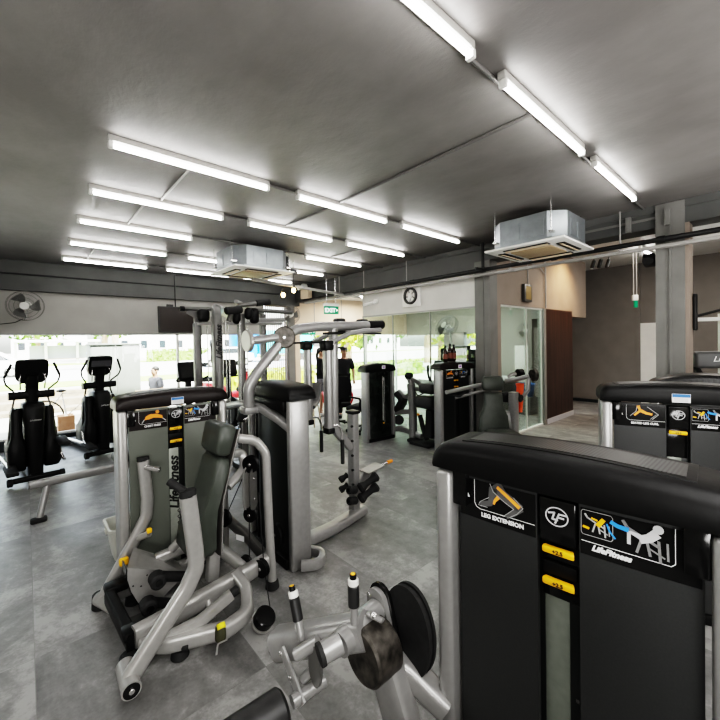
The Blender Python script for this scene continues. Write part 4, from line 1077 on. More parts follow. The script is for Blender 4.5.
MB().tube([(1.50, 4.55, 1.965), (2.66, 4.62, 1.99)], .05, .04, n=12, power=4).build('cross_bar', silver, D_)
MB().tube([(2.02, 4.65, 2.26), (2.62, 5.1, 2.16)], .05, .05, n=12, power=4).build('cross_bar', silver, D_)
MB().tube([(2.2, 4.7, 2.17), (2.9, 4.75, 2.16)], .06, n=12).build('top_tube', silver_dk, D_)
MB().tube([(2.2, 4.7, 2.03), (2.75, 4.72, 2.05)], .07, .06, n=12, power=4).build('top_tube', silver, D_)
o = MB().tube([(1.86, 4.5, 2.0), (1.90, 4.5, 2.12), (2.02, 4.5, 2.20), (2.3, 4.5, 2.25)], .06, n=14, rad=.08).build('pull_up_handle', silver_dk, D_)
MB().cyl((2.22, 4.5, 2.235), (2.42, 4.5, 2.265), .04, n=16, bev=.008).build('hand_grip', rubber, o)
MB().cyl((1.74, 4.3, 2.105), (1.94, 4.3, 2.13), .045, n=16, bev=.01).build('hand_grip', rubber, D_)
for p, s in (((1.56, 4.5, 2.06), (.14, .10, .15)), ((1.98, 4.55, 2.06), (.10, .1, .18)), ((2.22, 4.55, 2.08), (.12, .1, .2)), ((2.12, 4.5, 2.1), (.1, .1, .15))):
    MB().box(p, s, bev=.045, seg=3).build('pulley_housing', black, D_)
MB().tube([(1.42, 4.58, 2.12), (1.52, 4.58, 2.06), (1.53, 4.58, 1.97)], .02, .09, n=8, rad=.08).build('gusset_plate', silver_dk, D_)
cb = MB()
for x, y, z0, z1 in ((1.62, 4.55, .4, 2.0), (1.70, 4.55, .4, 2.0), (1.80, 4.55, 1.0, 2.0), (1.90, 4.6, .4, 2.0), (2.00, 4.5, .4, 2.0), (1.74, 4.3, .3, 2.0), (2.14, 4.6, .3, 2.0)): cb.cyl((x, y, z0), (x, y, z1), .006, n=6)
cb.build('cable', chrome, D_)
for x, y in ((1.74, 5.0), (2.34, 5.0)):
    st = MB()
    for q in range(14): st.box((x, y, .12+q*.055), (.30, .14, .048), bev=.004)
    st.build('weight_stack', black, D_)
    MB().box((x, y, .04), (.4, .3, .08), bev=.01).build('stack_base', silver_dk, D_)
MB().box((1.67, 4.5, 1.62), (.06, .06, .24), bev=.01).build('cable_stop', silver_dk, D_)
MB().tube([(1.525, 4.05, .05), (1.52, 4.6, .05), (1.95, 5.2, .05), (2.62, 5.1, .05), (2.06, 4.6, .05)], .08, .07, n=12, power=4, rad=.04).build('base_frame', silver_dk, D_)
MB().box((2.08, 4.48, .9), (.24, .06, .34), rot=(0, 20, 0), bev=.03).build('shoulder_pad', leather_bk, D_)
o = MB().tube([(1.98, 4.4, .78), (2.14, 4.42, .86), (2.22, 4.45, .80)], .05, n=10, rad=.06).build('cable_handle', chrome, D_)

# ---------------------------------------------------------------- F. low bench frame
F_ = thing('low_bench', 'low silver tube bench on splayed leg behind the chest press', 'bench', (.8, 4.95, 0))
MB().tube([(0, 4.94, .365), (.7, 4.98, .365), (1.42, 5.0, .38)], .075, .085, n=16, power=3, rad=.2).build('main_tube', silver, F_)
MB().cyl((-.012, 4.938, .365), (.0, 4.94, .365), .038, n=18).build('tube_cap', silver_dk, F_)
for x, dx in ((.10, -.05), (1.32, .06)):
    for dy in (0,):
        lg = MB().tube([(x+.04, 4.95, .34), (x+dx*.6, 4.90, .04)], .06, .065, n=14, power=3, rad=0).build('leg', silver, F_)
        MB().box((x+dx*.75, 4.89, .022), (.13, .085, .045), bev=.015).build('rubber_foot', rubber, lg)
MB().box((1.05, 4.98, .47), (.70, .28, .08), bev=.03).build('bench_pad', leather_bk, F_)
MB().box((1.15, 4.98, .42), (.5, .12, .03)).build('pad_bracket', silver_dk, F_)

# ---------------------------------------------------------------- bin
t = thing('plastic_bin', 'open white plastic bin on the floor beside the chest press', 'bin', (.62, 3.62, 0))
zt, zb, a, b_ = .27, .005, .155, .115
ol, il = [], []
def rr(cx, cy, w, d, z, r=.03):
    out = []
    for sx, sy, a0 in ((1, 1, 0), (-1, 1, PI/2), (-1, -1, PI), (1, -1, 1.5*PI)):
        for q in range(4): an = a0+q*PI/6; out.append((cx+sx*(w-r)+r*math.cos(an), cy+sy*(d-r)+r*math.sin(an), z))
    return out
cx, cy = .62, 3.66
MB().loft([rr(cx, cy, .12, .11, 0), rr(cx, cy, .155, .145, zt-.02), rr(cx, cy, .168, .158, zt-.018), rr(cx, cy, .168, .158, zt), rr(cx, cy, .150, .140, zt), rr(cx, cy, .115, .105, .012)]).build('tub', crate_m, t, sharp=.9)
for sx in (-1, 1): MB().box((cx+sx*.166, cy, zt-.05), (.012, .09, .02), bev=.004).build('handle', crate_m, t)

# ---------------------------------------------------------------- G. far tower with smoked shield
G = thing('stack_tower_machine', 'narrow dark machine tower with smoked shield, beyond the pulldown upright', 'gym machine', (4.63, 4.75, 0))
TG = frame_T(4.62, 4.68, -6)
for s in (-1, 1): MB(TG).box((s*.285, .08, .605), (.075 if s < 0 else .06, .17, 1.21), bev=.018, seg=3).build('upright_post', silver, G)
tower_cap(G, TG, .66, .2, black, 1.195, 1.30, .045, tray=False)
L = []
for i in range(9):
    x = -.24+.48*i/8; u = abs(i-4)/4
    L.append([(x, -.01+.05*u*u, .06), (x, .03+.05*u*u, .06), (x, .03+.05*u*u, 1.19), (x, -.01+.05*u*u, 1.19)])
MB(TG).loft(L).build('smoked_shield', smoke, G)
st = MB(TG)
for z in range(12): st.box((0, .1, .12+z*.05), (.34, .08, .044))
st.build('weight_stack', black, G)
g = MB(TG)
g.cyl((.02, -.018, .35), (.02, -.018, 1.12), .012, n=10).cyl((.06, -.01, .3), (.06, -.01, 1.1), .006, n=8)
g.build('guide_rod', chrome, G)
MB(TG).cyl((-.03, -.03, 1.13), (-.03, .02, 1.13), .06, n=20, bev=.008).build('pulley', black_gl, G)
MB(TG).cyl((.10, -.03, 1.15), (.10, .02, 1.15), .045, n=20, bev=.008).build('pulley', black_gl, G)
MB(TG).cyl((.03, -.024, .30), (.03, -.012, .30), .012, n=10).build('selector_pin', yellow, G)
MB(TG).box((0, .06, .03), (.56, .16, .06), bev=.01).build('base_plate', black, G)
MB(TG).box((.02, -.052, 1.275), (.075, .003, .06)).build('notice', white_p, G)
MB(TG).box((.02, -.0545, 1.275), (.045, .002, .03)).build('notice_mark', mat('violet print', (.35, .15, .5), .5), G)

# ---------------------------------------------------------------- H. tower with bottles
H = thing('shoulder_press_tower', 'brown black machine tower with bottles standing on its top, before the grey pillar', 'gym machine', (4.975, 3.4, 0))
TH = frame_T(4.975, 3.36, -14)
selector_tower(H, TH, .67, .2, 'SHOULDER PRESS', 'chest', black_brown, shroud_dk, silver, 2, False, False, shroud_m, detail=True)
MB(TH).box((0.0, -.053, 1.318), (.065, .003, .055)).build('notice', white_p, H)
MB(TH).box((0.0, -.0555, 1.318), (.04, .002, .028)).build('notice_mark', MATS['violet print'], H)
def bottle(loc, label, h=.24, r=.035, m=bottle_m, grp='bottles on the machine tower'):
    t = thing('bottle', label, 'bottle', loc, 0, grp)
    MB().lathe([(r*.9, 0), (r, .01), (r, h*.62), (r*.75, h*.72), (r*.38, h*.8), (r*.38, h*.86)], loc).build('body', m, t)
    MB().lathe([(r*.5, h*.85), (r*.5, h), (r*.42, h*1.01)], loc).build('cap', black, t)
    MB().lathe([(r*1.01, h*.18), (r*1.01, h*.5)], loc).build('paper_label', mat('bottle wrap', (.16, .05, .03), .5) if 'bottle wrap' not in MATS else MATS['bottle wrap'], t)
zt = 1.392
for x, y, lab, hh in ((-.17, .08, 'leftmost dark bottle on top of the tower before the pillar', .25), (-.08, .08, 'middle dark bottle on top of the tower before the pillar', .27), (-.005, .08, 'right dark bottle on top of the tower, next to the black boxes', .26)):
    p = TH @ V((x, y, zt-.006 if x < -.1 else zt)); bottle((p.x, p.y, p.z), lab, hh)

# ---------------------------------------------------------------- J. shoulder press seat and arms
J = thing('shoulder_press_machine', 'grey shoulder press seat with high backrest and weight arms beside the pillar', 'gym machine', (5.5, 2.45, 0))
yb = lambda x, y, z: (x, y, z)
dJ = V((.80, -.6, 0))          # width direction of the seat, seen nearly square on
def jp(u, v, z): return V((4.88, 2.66, 0)) + V((.76, -.65, 0))*u + V((.65, .76, 0))*v + V((0, 0, z))
def soft(prof, th, m, name, parent):
    """upholstered slab: outline (u,z,v) swept in depth"""
    cu_ = sum(p[0] for p in prof)/len(prof); cz_ = sum(p[1] for p in prof)/len(prof); L = []
    for dv, k in ((0, .82), (.012, .94), (.035, 1.), (th-.02, 1.), (th, .94)):
        L.append([jp(cu_+(p[0]-cu_)*k, p[2]+dv, cz_+(p[1]-cz_)*k) for p in prof])
    return MB().loft(L).build(name, m, parent, sharp=1.)
lean = lambda z: (z-.4)*.16
def outl(pts): return [(u, z, lean(z)) for u, z in pts]
soft(outl([(-.12, 1.19), (.10, 1.20), (.145, 1.17), (.14, 1.01), (.11, .99), (-.14, 1.0), (-.16, 1.03), (-.15, 1.16)]), .09, leather, 'head_pad', J)
soft(outl([(-.13, .97), (.11, .97), (.12, .93), (.12, .80), (.14, .72), (.19, .64), (.20, .42), (.15, .37), (-.19, .37), (-.24, .42), (-.22, .64), (-.17, .74), (-.14, .84), (-.14, .94)]), .09, leather, 'backrest', J)
soft(outl([(.10, .70), (.20, .70), (.21, .42), (.12, .42)]), .12, silver, 'backrest_frame', J)
MB().box(jp(0, -.2, .44), (.40, .40, .10), rot=(0, 0, -40), bev=.04).build('seat', leather, J)
MB().tube([jp(0, -.2, .40), jp(0, -.15, .05)], .09, n=12, power=4).build('seat_post', silver, J)
MB().tube([jp(.33, .25, .03), jp(.33, .25, .95)], .13, .12, n=16, power=4, rad=0).build('main_post', silver, J)
MB().tube([jp(-.2, -.25, .05), jp(.1, .1, .05), jp(.45, .35, .05)], .10, .10, n=14, power=4).build('base_rail', white_pl, J)
MB().box(jp(.42, .1, .07), (.5, .30, .10), rot=(0, 0, 20), bev=.04).build('base_cover', white_pl, J)
la0, la1, la2 = at(445, 392, 1, 2.62), at(487, 383, 1, 2.80), at(505, 380, 1, 2.85)
la0 = at(446, 392.5, 0, 4.35); la1 = at(484, 384, 0, 5.0); la2 = at(500, 382, 0, 5.45)
o = MB().tube([la0, la1, la2], .06, .055, n=14, power=3, rad=.1).build('left_press_arm', silver, J)
MB().tube([la0+V((.01, .02, -.02)), la0+(la1-la0)*.35+V((0, 0, -.10)), la0+(la1-la0)*.55+V((0, 0, -.02))], .03, n=8, rad=.06).build('hand_grip', rubber, o)
MB().tube([at(455, 398, 0, 5.0), at(478, 392, 0, 5.2), at(490, 388, 0, 5.4)], .05, n=12).build('cross_tube', silver, J)
ra = [at(505, 381, 0, 5.55), at(518, 379, 0, 5.6), at(529, 376, 0, 5.65)]
o = MB().tube(ra, .07, n=14, rad=.05).build('right_press_arm', silver, J)
wd = at(532, 375, 0, 5.66)
MB().cyl(wd, wd+V((.05, -.03, 0)), .095, n=28, bev=.012).build('counterweight', weight_m, J)
wd = at(517, 374, 0, 5.75)
MB().cyl(wd, wd+V((.08, -.05, 0)), .08, n=28, bev=.01).build('counterweight', black, J)
MB().tube([at(508, 377, 0, 5.6), at(512, 374, 0, 5.65), at(516, 374, 0, 5.7)], .05, n=10).build('counterweight_shaft', silver, J)
MB().tube([at(529, 378, 0, 5.6), at(528, 390, 0, 5.55), at(523, 397, 0, 5.45), at(519, 399, 0, 5.4)], .06, .05, n=12, power=3, rad=.06).build('handle_frame', silver, J)
MB().cyl(at(511, 391, 0, 5.45), at(519, 395, 0, 5.40), .028, n=14, bev=.006).build('hand_grip', rubber, J)
MB().cyl(at(519, 398, 0, 5.38), at(522, 398.5, 0, 5.38), .055, n=20, bev=.01).build('grip_disc', rubber, J)
MB().box(at(508, 397, 0, 5.5), (.22, .12, .16), rot=(0, 0, -35), bev=.04).build('elbow_pad', leather_bk, J)
MB().tube([at(505, 412, 0, 5.4), at(511, 430, 0, 5.45)], .015, n=8).build('release_rod', rubber, J)
MB().ball(at(506, 414, 0, 5.4), .045).build('release_knob', rubber, J)
# orange towel hanging from the press arm
tw = MB(); L = []
q0 = at(520, 390, 0, 5.62)
for k in range(9):
    z = q0.z+.10-.055*k; wv = .02*math.sin(k*1.3)
    L.append([(q0.x+.0+wv, q0.y+.07-.004*k, z), (q0.x+.02+wv, q0.y+.03, z-.005), (q0.x+wv*.5, q0.y, z), (q0.x+.02, q0.y-.05+.004*k, z), (q0.x+.03, q0.y-.05+.004*k, z), (q0.x+.03+wv*.5, q0.y, z), (q0.x+.04+wv, q0.y+.03, z), (q0.x+.012+wv, q0.y+.07-.004*k, z)])
tag(tw.loft(L).build('towel', orange_c, None, sharp=1.2), 'bright orange towel hanging from the shoulder press arm', 'towel')

# ---------------------------------------------------------------- I. seated row machine by the partition
I_ = thing('seated_machine', 'grey seated exercise machine with black pads by the glass partition, between two towers', 'gym machine', (4.95, 4.35, 0))
MB().tube([(4.98, 4.28, .05), (4.98, 4.28, .60), (4.96, 4.30, .98)], .12, .12, n=16, power=4, rad=.1).build('main_post', silver, I_)
MB().tube([at(385, 430, 0, 5.0), at(402, 428, 0, 5.0), (5.0, 4.1, .10)], .09, .10, n=14, power=4, rad=.1).build('base_rail', silver, I_)
MB().box((4.98, 4.22, .03), (.30, .16, .06), bev=.02).build('rubber_foot', rubber, I_)
MB().tube([at(385, 413, 0, 5.0), at(402, 412, 0, 5.0), at(414, 411, 0, 5.0)], .10, .09, n=14, power=4).build('cross_rail', silver, I_)
MB().tube([at(399, 391, 0, 5.0), at(406, 397, 0, 5.0), at(413, 393, 0, 5.0), at(412, 383, 0, 5.0), at(408, 377, 0, 5.0)], .10, .08, n=14, power=3, rad=.1).build('cam_arm', silver, I_)
MB().tube([at(412, 379, 0, 5.0), at(418, 382, 0, 5.0), at(424, 389, 0, 5.0), at(413, 389, 0, 5.0)], .07, .07, n=14, power=3, rad=.05).build('press_arm', silver_dk, I_)
MB().cyl(at(409, 376, 0, 5.0)+V((0, .06, 0)), at(409, 376, 0, 5.0)+V((0, -.06, 0)), .065, n=18, bev=.015).build('pivot_cap', rubber, I_)
MB().tube([at(398, 393, 0, 5.0), at(404, 399, 0, 5.0), at(400, 407, 0, 5.0), at(393, 411, 0, 5.0), at(388, 411, 0, 5.0)], .20, .12, n=14, power=3, rad=.1).build('thigh_pad', leather_bk, I_)
MB().tube([at(414, 390, 0, 5.0), at(418, 396, 0, 5.0), at(424, 393, 0, 5.0)], .02, n=8, rad=.05).build('cable', rubber, I_)
MB().box(at(431, 388, 0, 4.95)+V((0, 0, 0)), (.34, .30, .17), rot=(0, 0, 0), bev=.06, seg=3).build('back_pad', leather_bk, I_)
MB().box(at(430, 402, 0, 4.95), (.42, .36, .20), rot=(0, 4, 0), bev=.06, seg=3).build('seat', leather_bk, I_)
MB().tube([at(414, 401, 0, 5.0), at(424, 401, 0, 5.0)], .08, .07, n=12, power=4).build('seat_rail', silver, I_)
MB().tube([at(431, 410, 0, 4.95), at(430, 430, 0, 4.95), at(430, 437, 0, 4.95)], .14, .14, n=12, power=4).build('seat_post', rubber, I_)
MB().tube([at(420, 415, 0, 4.95), at(423, 428, 0, 4.95), at(427, 440, 0, 4.95)], .08, n=10, rad=.1).build('foot_support', rubber, I_)
MB().box((4.93, 3.98, .025), (.34, .40, .05), bev=.015).build('foot_plate', rubber, I_)
MB().tube([at(430, 381, 0, 4.95), at(428, 374, 0, 4.95), at(428, 365, 0, 4.95)], .04, n=10, rad=.05).build('back_handle', rubber, I_)
MB().cyl(at(419, 414.5, 0, 4.9), at(417.5, 414.5, 0, 4.9), .02, n=10).build('lever_knob', orange, I_)
MB().cyl(at(399, 420, 0, 5.0), at(399, 420, 0, 5.06), .09, n=20).build('pulley', black, I_)

# ---------------------------------------------------------------- ellipticals
def elliptical(name, label, loc, rz, lit):
    t = thing(name, label, 'elliptical trainer', loc, rz, 'elliptical trainers at the window')
    T = ROOT[t.name] @ Matrix.Diagonal((.85, 1, 1, 1))
    # base
    MB(T).tube([(-.31, -.05, .07), (.31, -.05, .07)], .07, n=14).build('rear_crossbar', black, t)
    for s in (-1, 1): MB(T).cyl((s*.27, -.05, .06), (s*.335, -.05, .06), .05, n=16, bev=.01).build('rubber_foot', rubber, t)
    MB(T).tube([(0, -.05, .08), (0, 1.3, .08)], .16, .09, n=12, power=4).build('base_rail', black, t)
    MB(T).tube([(-.28, 1.3, .06), (.28, 1.3, .06)], .07, n=12).build('front_crossbar', black, t)
    # central cover, side pods
    L = []
    for z, w, y0, y1 in ((.06, .085, -.03, .26), (.3, .09, -.06, .30), (.70, .105, -.07, .30), (.93, .13, -.05, .26), (1.0, .125, -.02, .22), (1.02, .10, .02, .18)):
        r = .03; L.append([T @ V(p) for p in ((-w, y0+r, z), (-w+r, y0, z), (w-r, y0, z), (w, y0+r, z), (w, y1-r, z), (w-r, y1, z), (-w+r, y1, z), (-w, y1-r, z))])
    MB().loft(L).build('centre_cover', black, t, sharp=1.)
    lettering('LifeFitness', .032, T @ Matrix.Translation((0, -.0735, .80)), white_p, t, shear=.3)
    for s in (-1, 1):
        L = []
        for z, x, w, y0, y1 in ((.17, .20, .085, 0, .34), (.22, .205, .10, -.03, .36), (.48, .205, .10, -.03, .36), (.56, .20, .075, .0, .32), (.62, .195, .065, .02, .28), (.90, .19, .062, .04, .24), (.95, .185, .05, .06, .2)):
            r = .03; L.append([T @ V((s*x+p, q, z)) for p, q in ((-w, y0+r), (-w+r, y0), (w-r, y0), (w, y0+r), (w, y1-r), (w-r, y1), (-w+r, y1), (-w, y1-r))])
        MB().loft(L).build('side_pod', black, t, sharp=1.)
        # moving arm
        MB(T).tube([(s*.30, .1, .40), (s*.25, .14, .85), (s*.20, .16, 1.05), (s*.20, .15, 1.16), (s*.30, .05, 1.26), (s*.325, .02, 1.34), (s*.27, -.02, 1.46), (s*.245, -.03, 1.52)], .026, n=10, rad=.06).build('moving_arm', silver_dk if not lit else rubber, t)
        MB(T).tube([(s*.318, .015, 1.36), (s*.27, -.02, 1.46), (s*.245, -.03, 1.52)], .036, n=10, rad=.05).build('hand_grip', rubber, t)
        MB(T).tube([(s*.12, .1, 1.42), (s*.15, .02, 1.32), (s*.14, .06, 1.18)], .022, n=8, rad=.05).build('fixed_handle', chrome, t)
        # pedal with link
        MB(T).tube([(s*.30, .1, .42), (s*.31, .02, .30), (s*.32, -.12, .24)], .04, .03, n=10, power=3, rad=.06).build('pedal_link', chrome, t)
        MB(T).box((s*.30, -.15, .23 if s < 0 else .50), (.14, .30, .05), rot=(8, 0, 0), bev=.02).build('pedal', rubber, t)
        MB(T).tube([(s*.31, .0, .25), (s*.31, 1.0, .22)], .05, n=10).build('pedal_rail', chrome, t)
    MB(T).tube([(-.27, .12, 1.11), (.27, .12, 1.11)], .095, .10, n=16, power=3, rad=0).build('handle_hub', black, t)
    MB(T).tube([(0, .14, .98), (0, .12, 1.2), (0, .06, 1.38)], .16, .12, n=14, power=3, rad=.1).build('console_neck', black, t)
    L = []
    for z, w in ((1.26, .13), (1.31, .18), (1.36, .195), (1.50, .195), (1.545, .185), (1.56, .16)):
        yo = .10 - (z-1.26)*.32
        L.append([T @ V(p) for p in ((-w, yo, z), (w, yo, z), (w*.97, yo+.09, z+.01), (-w*.97, yo+.09, z+.01))])
    c = MB().loft(L).build('console', black, t, sharp=.5)
    if lit: MB(T).prism([(-.165, .025, 1.40), (.165, .025, 1.40), (.165, .0, 1.50), (-.165, .0, 1.50)], (0, .006, 0)).build('console_panel', mat('glossy panel', (.13, .13, .14), .18, .4), c)
    MB(T).box((0, .02, 1.568), (.10, .06, .02), bev=.006).build('console_sensor', silver, c)
    return t
elliptical('elliptical_trainer', 'black elliptical trainer at the far left, nearer one, in front of the window', (.07, 6.40, 0), math.radians(8), False)
elliptical('elliptical_trainer', 'black elliptical trainer with shiny console, behind the chest press tower', (.90, 7.15, 0), math.radians(14), True)
# ---------------------------------------------------------------- upright bikes behind the cable station
def bike(label, x, y, s=1., grp='upright exercise bikes'):
    t = thing('exercise_bike', label, 'exercise bike', (x, y, 0), 0, grp)
    T = ROOT[t.name]
    MB(T).tube([(-.25, -.5, .05), (.25, -.5, .05)], .07, n=10).build('rear_crossbar', black, t)
    MB(T).tube([(-.25, .55, .05), (.25, .55, .05)], .07, n=10).build('front_crossbar', black, t)
    MB(T).tube([(0, -.5, .06), (0, .55, .06)], .12, .08, n=10, power=4).build('base_rail', black, t)
    MB(T).lathe([(.06, -.08), (.25, -.07), (.28, 0), (.25, .07), (.06, .08)], (0, .15, .42), R=Matrix.Rotation(PI/2, 3, 'Y')).build('flywheel_cover', black, t)
    MB(T).tube([(0, -.25, .1), (0, -.32, .85)], .08, n=10, power=4).build('seat_post', silver, t)
    MB(T).lathe([(.02, -.06), (.11, -.05), (.13, 0), (.10, .04), (.02, .05)], (0, -.33, .90)).build('saddle', leather_bk, t)
    MB(T).tube([(0, .3, .5), (0, .35, 1.12)], .10, n=10, power=4).build('console_post', black, t)
    MB(T).box((0, .33, 1.26), (.34, .10, .34), rot=(-20, 0, 0), bev=.05, seg=3).build('console', black, t)
    for s_ in (-1, 1): MB(T).tube([(s_*.05, .32, 1.08), (s_*.22, .25, 1.10), (s_*.24, .05, 1.16)], .035, n=8, rad=.06).build('handlebar', rubber, t)
    return t
bike('black exercise bike seen between the cable station posts, left one', 2.15, 6.7)
bike('black exercise bike seen between the cable station posts, right one', 3.0, 7.0)

# ---------------------------------------------------------------- treadmill and rack beyond the second column, right
t = thing('treadmill', 'dark treadmill console behind the right hand column', 'treadmill', (6.1, .25, 0))
TT = frame_T(5.75, .50, -62)
MB(TT).box((.20, 0, 1.45), (.86, .12, .19), bev=.035, seg=3).build('console', dk_p, t)
lettering('LifeFitness', .085, TT @ Matrix.Translation((.10, -.063, 1.46)), white_p, t, shear=.35)
for s in (-.18, .58): MB(TT).tube([(s, .05, 1.40), (s, .15, .7), (s, .3, .1)], .09, .07, n=12, power=4, rad=.2).build('upright_post', silver_dk, t)
MB(TT).box((.20, -.6, .12), (.78, 1.9, .16), bev=.04).build('running_deck', rubber, t)
for s in (-.20, .60): MB(TT).tube([(s, .0, 1.36), (s, -.5, 1.05)], .05, n=10).build('handrail', rubber, t)
t = thing('squat_rack', 'pale metal rack with a horizontal bar behind the right hand column', 'rack', (6.6, .2, 0))
TT = frame_T(6.55, .78, -62)
MB(TT).tube([(-.15, 0, 1.93), (1.3, 0, 1.93)], .05, n=12, power=4).build('cross_bar', white_pl, t)
for s in (.27, 1.25):
    MB(TT).tube([(s, .03, .02), (s, .03, 2.0)], .07, n=12, power=3).build('upright_post', white_pl, t)
    MB(TT).box((s, .03, .02), (.2, .5, .04), bev=.01).build('base_foot', white_pl, t)
MB(TT).tube([(-.1, -.03, 1.95), (.25, -.03, 2.05)], .035, n=8).build('hanging_strap', rubber, t)
MB(TT).tube([(.4, 0, 1.30), (1.25, 0, 1.30)], .10, .06, n=12, power=4).build('lower_bar', white_pl, t)
# small black device on the column edge
o = MB().box((5.5, .665, 1.98), (.1, .03, .40), bev=.01); tag(o.build('wall_device', pipe_m), 'narrow black box fixed on the side of the right hand column', 'wall box')

# ---------------------------------------------------------------- contents of the glass room
t = thing('display_shelf', 'low black shelf unit behind the partition, right of the bottles', 'shelf', (6.0, 3.75, 0))
MB().box((5.72, 3.75, .68), (.35, 1.0, 1.36), bev=.01).build('carcass', dk_p, t)
MB().box((5.54, 3.75, .9), (.02, .9, .4)).build('door', black, t)
for i, (dx, hh, lab) in enumerate([(-.32, .22, 'black box on the shelf behind the bottles, left'), (-.05, .26, 'tall black box on the shelf behind the bottles, middle'), (.25, .20, 'dark box on the shelf behind the bottles, right')]):
    o = MB().box((5.72, 3.72-dx, 1.36+hh/2+.001), (.22, .22, hh), bev=.012)
    o.box((5.608, 3.72-dx, 1.36+hh/2), (.004, .16, hh*.5)); tag(o.build('box', pipe_m), lab, 'box', 'boxes on the shelf')
bottle((5.64, 3.60, 1.361), 'yellow capped bottle on the shelf behind the partition', .22, .035, mat('lime bottle', (.55, .6, .05), .3), 'bottles on the shelf')
t = thing('reception_desk', 'white topped desk seen through the office glass', 'desk', (8.9, 5.25, 0))
MB().box((8.9, 5.25, .745), (1.1, 1.6, .04), bev=.008).build('desk_top', desk_m, t)
MB().box((9.0, 5.25, .36), (.8, 1.4, .72), bev=.01).build('pedestal', dk_p, t)
t = thing('plastic_tub', 'blue plastic tub under the white desk in the office', 'tub', (8.6, 3.95, .0))
MB().lathe([(.16, .40), (.21, .66), (.22, .66), (.22, .69), (.20, .69), (.15, .42)], (8.62, 4.0, 0)).build('tub', blue_pl, t)
MB().box((8.62, 4.0, .2), (.4, .4, .40), bev=.02).build('stand', dk_p, t)
for i, (y, z0, lab) in enumerate([(4.0, 0, 'white board leaning on the end wall of the office, left'), (6.2, 0, 'grey locker against the end wall of the office')]):
    o = MB().box((9.66, y+.4, 1.0), (.06 if i == 0 else .16, .7, 1.1 if i == 0 else 1.9), bev=.01)
    tag(o.build('white_board' if i == 0 else 'locker', white_pl if i == 0 else silver_dk), lab, 'board' if i == 0 else 'locker')

# ---------------------------------------------------------------- office chairs
def office_chair(label, loc, rz, accent):
    t = thing('office_chair', label, 'office chair', loc, rz, 'swivel chairs near the entrance')
    T = ROOT[t.name]
    b = MB(T)
    for k in range(5):
        a = 2*PI*k/5+.3; e = V((math.cos(a)*.30, math.sin(a)*.30, .075)); b.tube([(0, 0, .12), tuple(e)], .05, .035, n=8, power=3)
    b.build('star_base', black, t)
    for k in range(5):
        a = 2*PI*k/5+.3; c = V((math.cos(a)*.30, math.sin(a)*.30, .035))
        MB(T).cyl(c+V((-math.sin(a)*.02, math.cos(a)*.02, 0)), c-V((-math.sin(a)*.02, math.cos(a)*.02, 0)), .032, n=14, bev=.006).build('castor', rubber, t)
    MB(T).cyl((0, 0, .1), (0, 0, .42), .03, n=12).build('gas_lift', black, t)
    MB(T).box((0, 0, .47), (.50, .48, .10), bev=.045, seg=3).build('seat', tee_m, t)
    L = []
    for z, w, y in ((.55, .19, .23), (.65, .25, .25), (.85, .26, .27), (.98, .23, .28), (1.05, .16, .28)):
        L.append([T @ V(p) for p in ((-w, y, z), (-w*.5, y+.03, z), (w*.5, y+.03, z), (w, y, z), (w*.95, y+.07, z), (-w*.95, y+.07, z))])
    MB().loft(L).build('backrest', tee_m, t, sharp=1.)
    MB(T).tube([(0, .15, .43), (0, .32, .46), (0, .34, .62)], .06, .03, n=8, power=3, rad=.05).build('back_bracket', black, t)
    for s in (-1, 1): MB(T).tube([(s*.24, .1, .45), (s*.29, .1, .55), (s*.29, .12, .68), (s*.29, -.12, .70)], .04, n=8, rad=.05).build('armrest', red_m if accent else black, t)
    return t
office_chair('black swivel chair with red arms, left of the smoked tower', (4.72, 6.05, 0), math.radians(150), True)
office_chair('black high backed swivel chair beside the smoked tower', (4.80, 5.38, 0), math.radians(200), False)
t = thing('lounge_chair', 'dark low chair on pale legs behind the centre tower', 'chair', (4.2, 6.3, 0))
T = frame_T(4.3, 6.6, -50)
MB(T).tube([(-.02, .35, .85), (0, .15, .50), (0, -.2, .44)], .55, .08, n=14, power=5, rad=.15).build('seat_shell', dk_p, t)
for sx in (-.22, .22):
    for y0, y1 in ((-.15, -.22), (.18, .30)): MB(T).tube([(sx, y0, .44), (sx*1.15, y1, .02)], .03, n=8).build('leg', mat('pale wood leg', (.6, .5, .38), .5) if 'pale wood leg' not in MATS else MATS['pale wood leg'], t)

# ---------------------------------------------------------------- people
def skin_body(name, verts, edges, m, parent, sub=2):
    me = bpy.data.meshes.new(name); me.from_pydata([tuple(v[0]) for v in verts], edges, [])
    o = bpy.data.objects.new(name, me); col.objects.link(o)
    o.modifiers.new('s', 'SKIN'); sb = o.modifiers.new('d', 'SUBSURF'); sb.levels = sub; sb.render_levels = sub
    if not me.skin_vertices: me.attributes  # layer is made by the modifier
    bpy.context.view_layer.update()
    sv = me.skin_vertices
    if not sv:
        bpy.context.view_layer.objects.active = o
    for i, v in enumerate(verts):
        r = v[1]; r = (r, r) if isinstance(r, (int, float)) else r
        me.skin_vertices[0].data[i].radius = r
    me.skin_vertices[0].data[0].use_root = True
    dg = bpy.context.evaluated_depsgraph_get(); dg.update()
    nm = bpy.data.meshes.new_from_object(o.evaluated_get(dg)); bpy.data.objects.remove(o)
    nm.materials.clear(); nm.materials.append(m)
    for p in nm.polygons: p.use_smooth = True
    no = bpy.data.objects.new(name, nm); col.objects.link(no); no.parent = parent
    return no
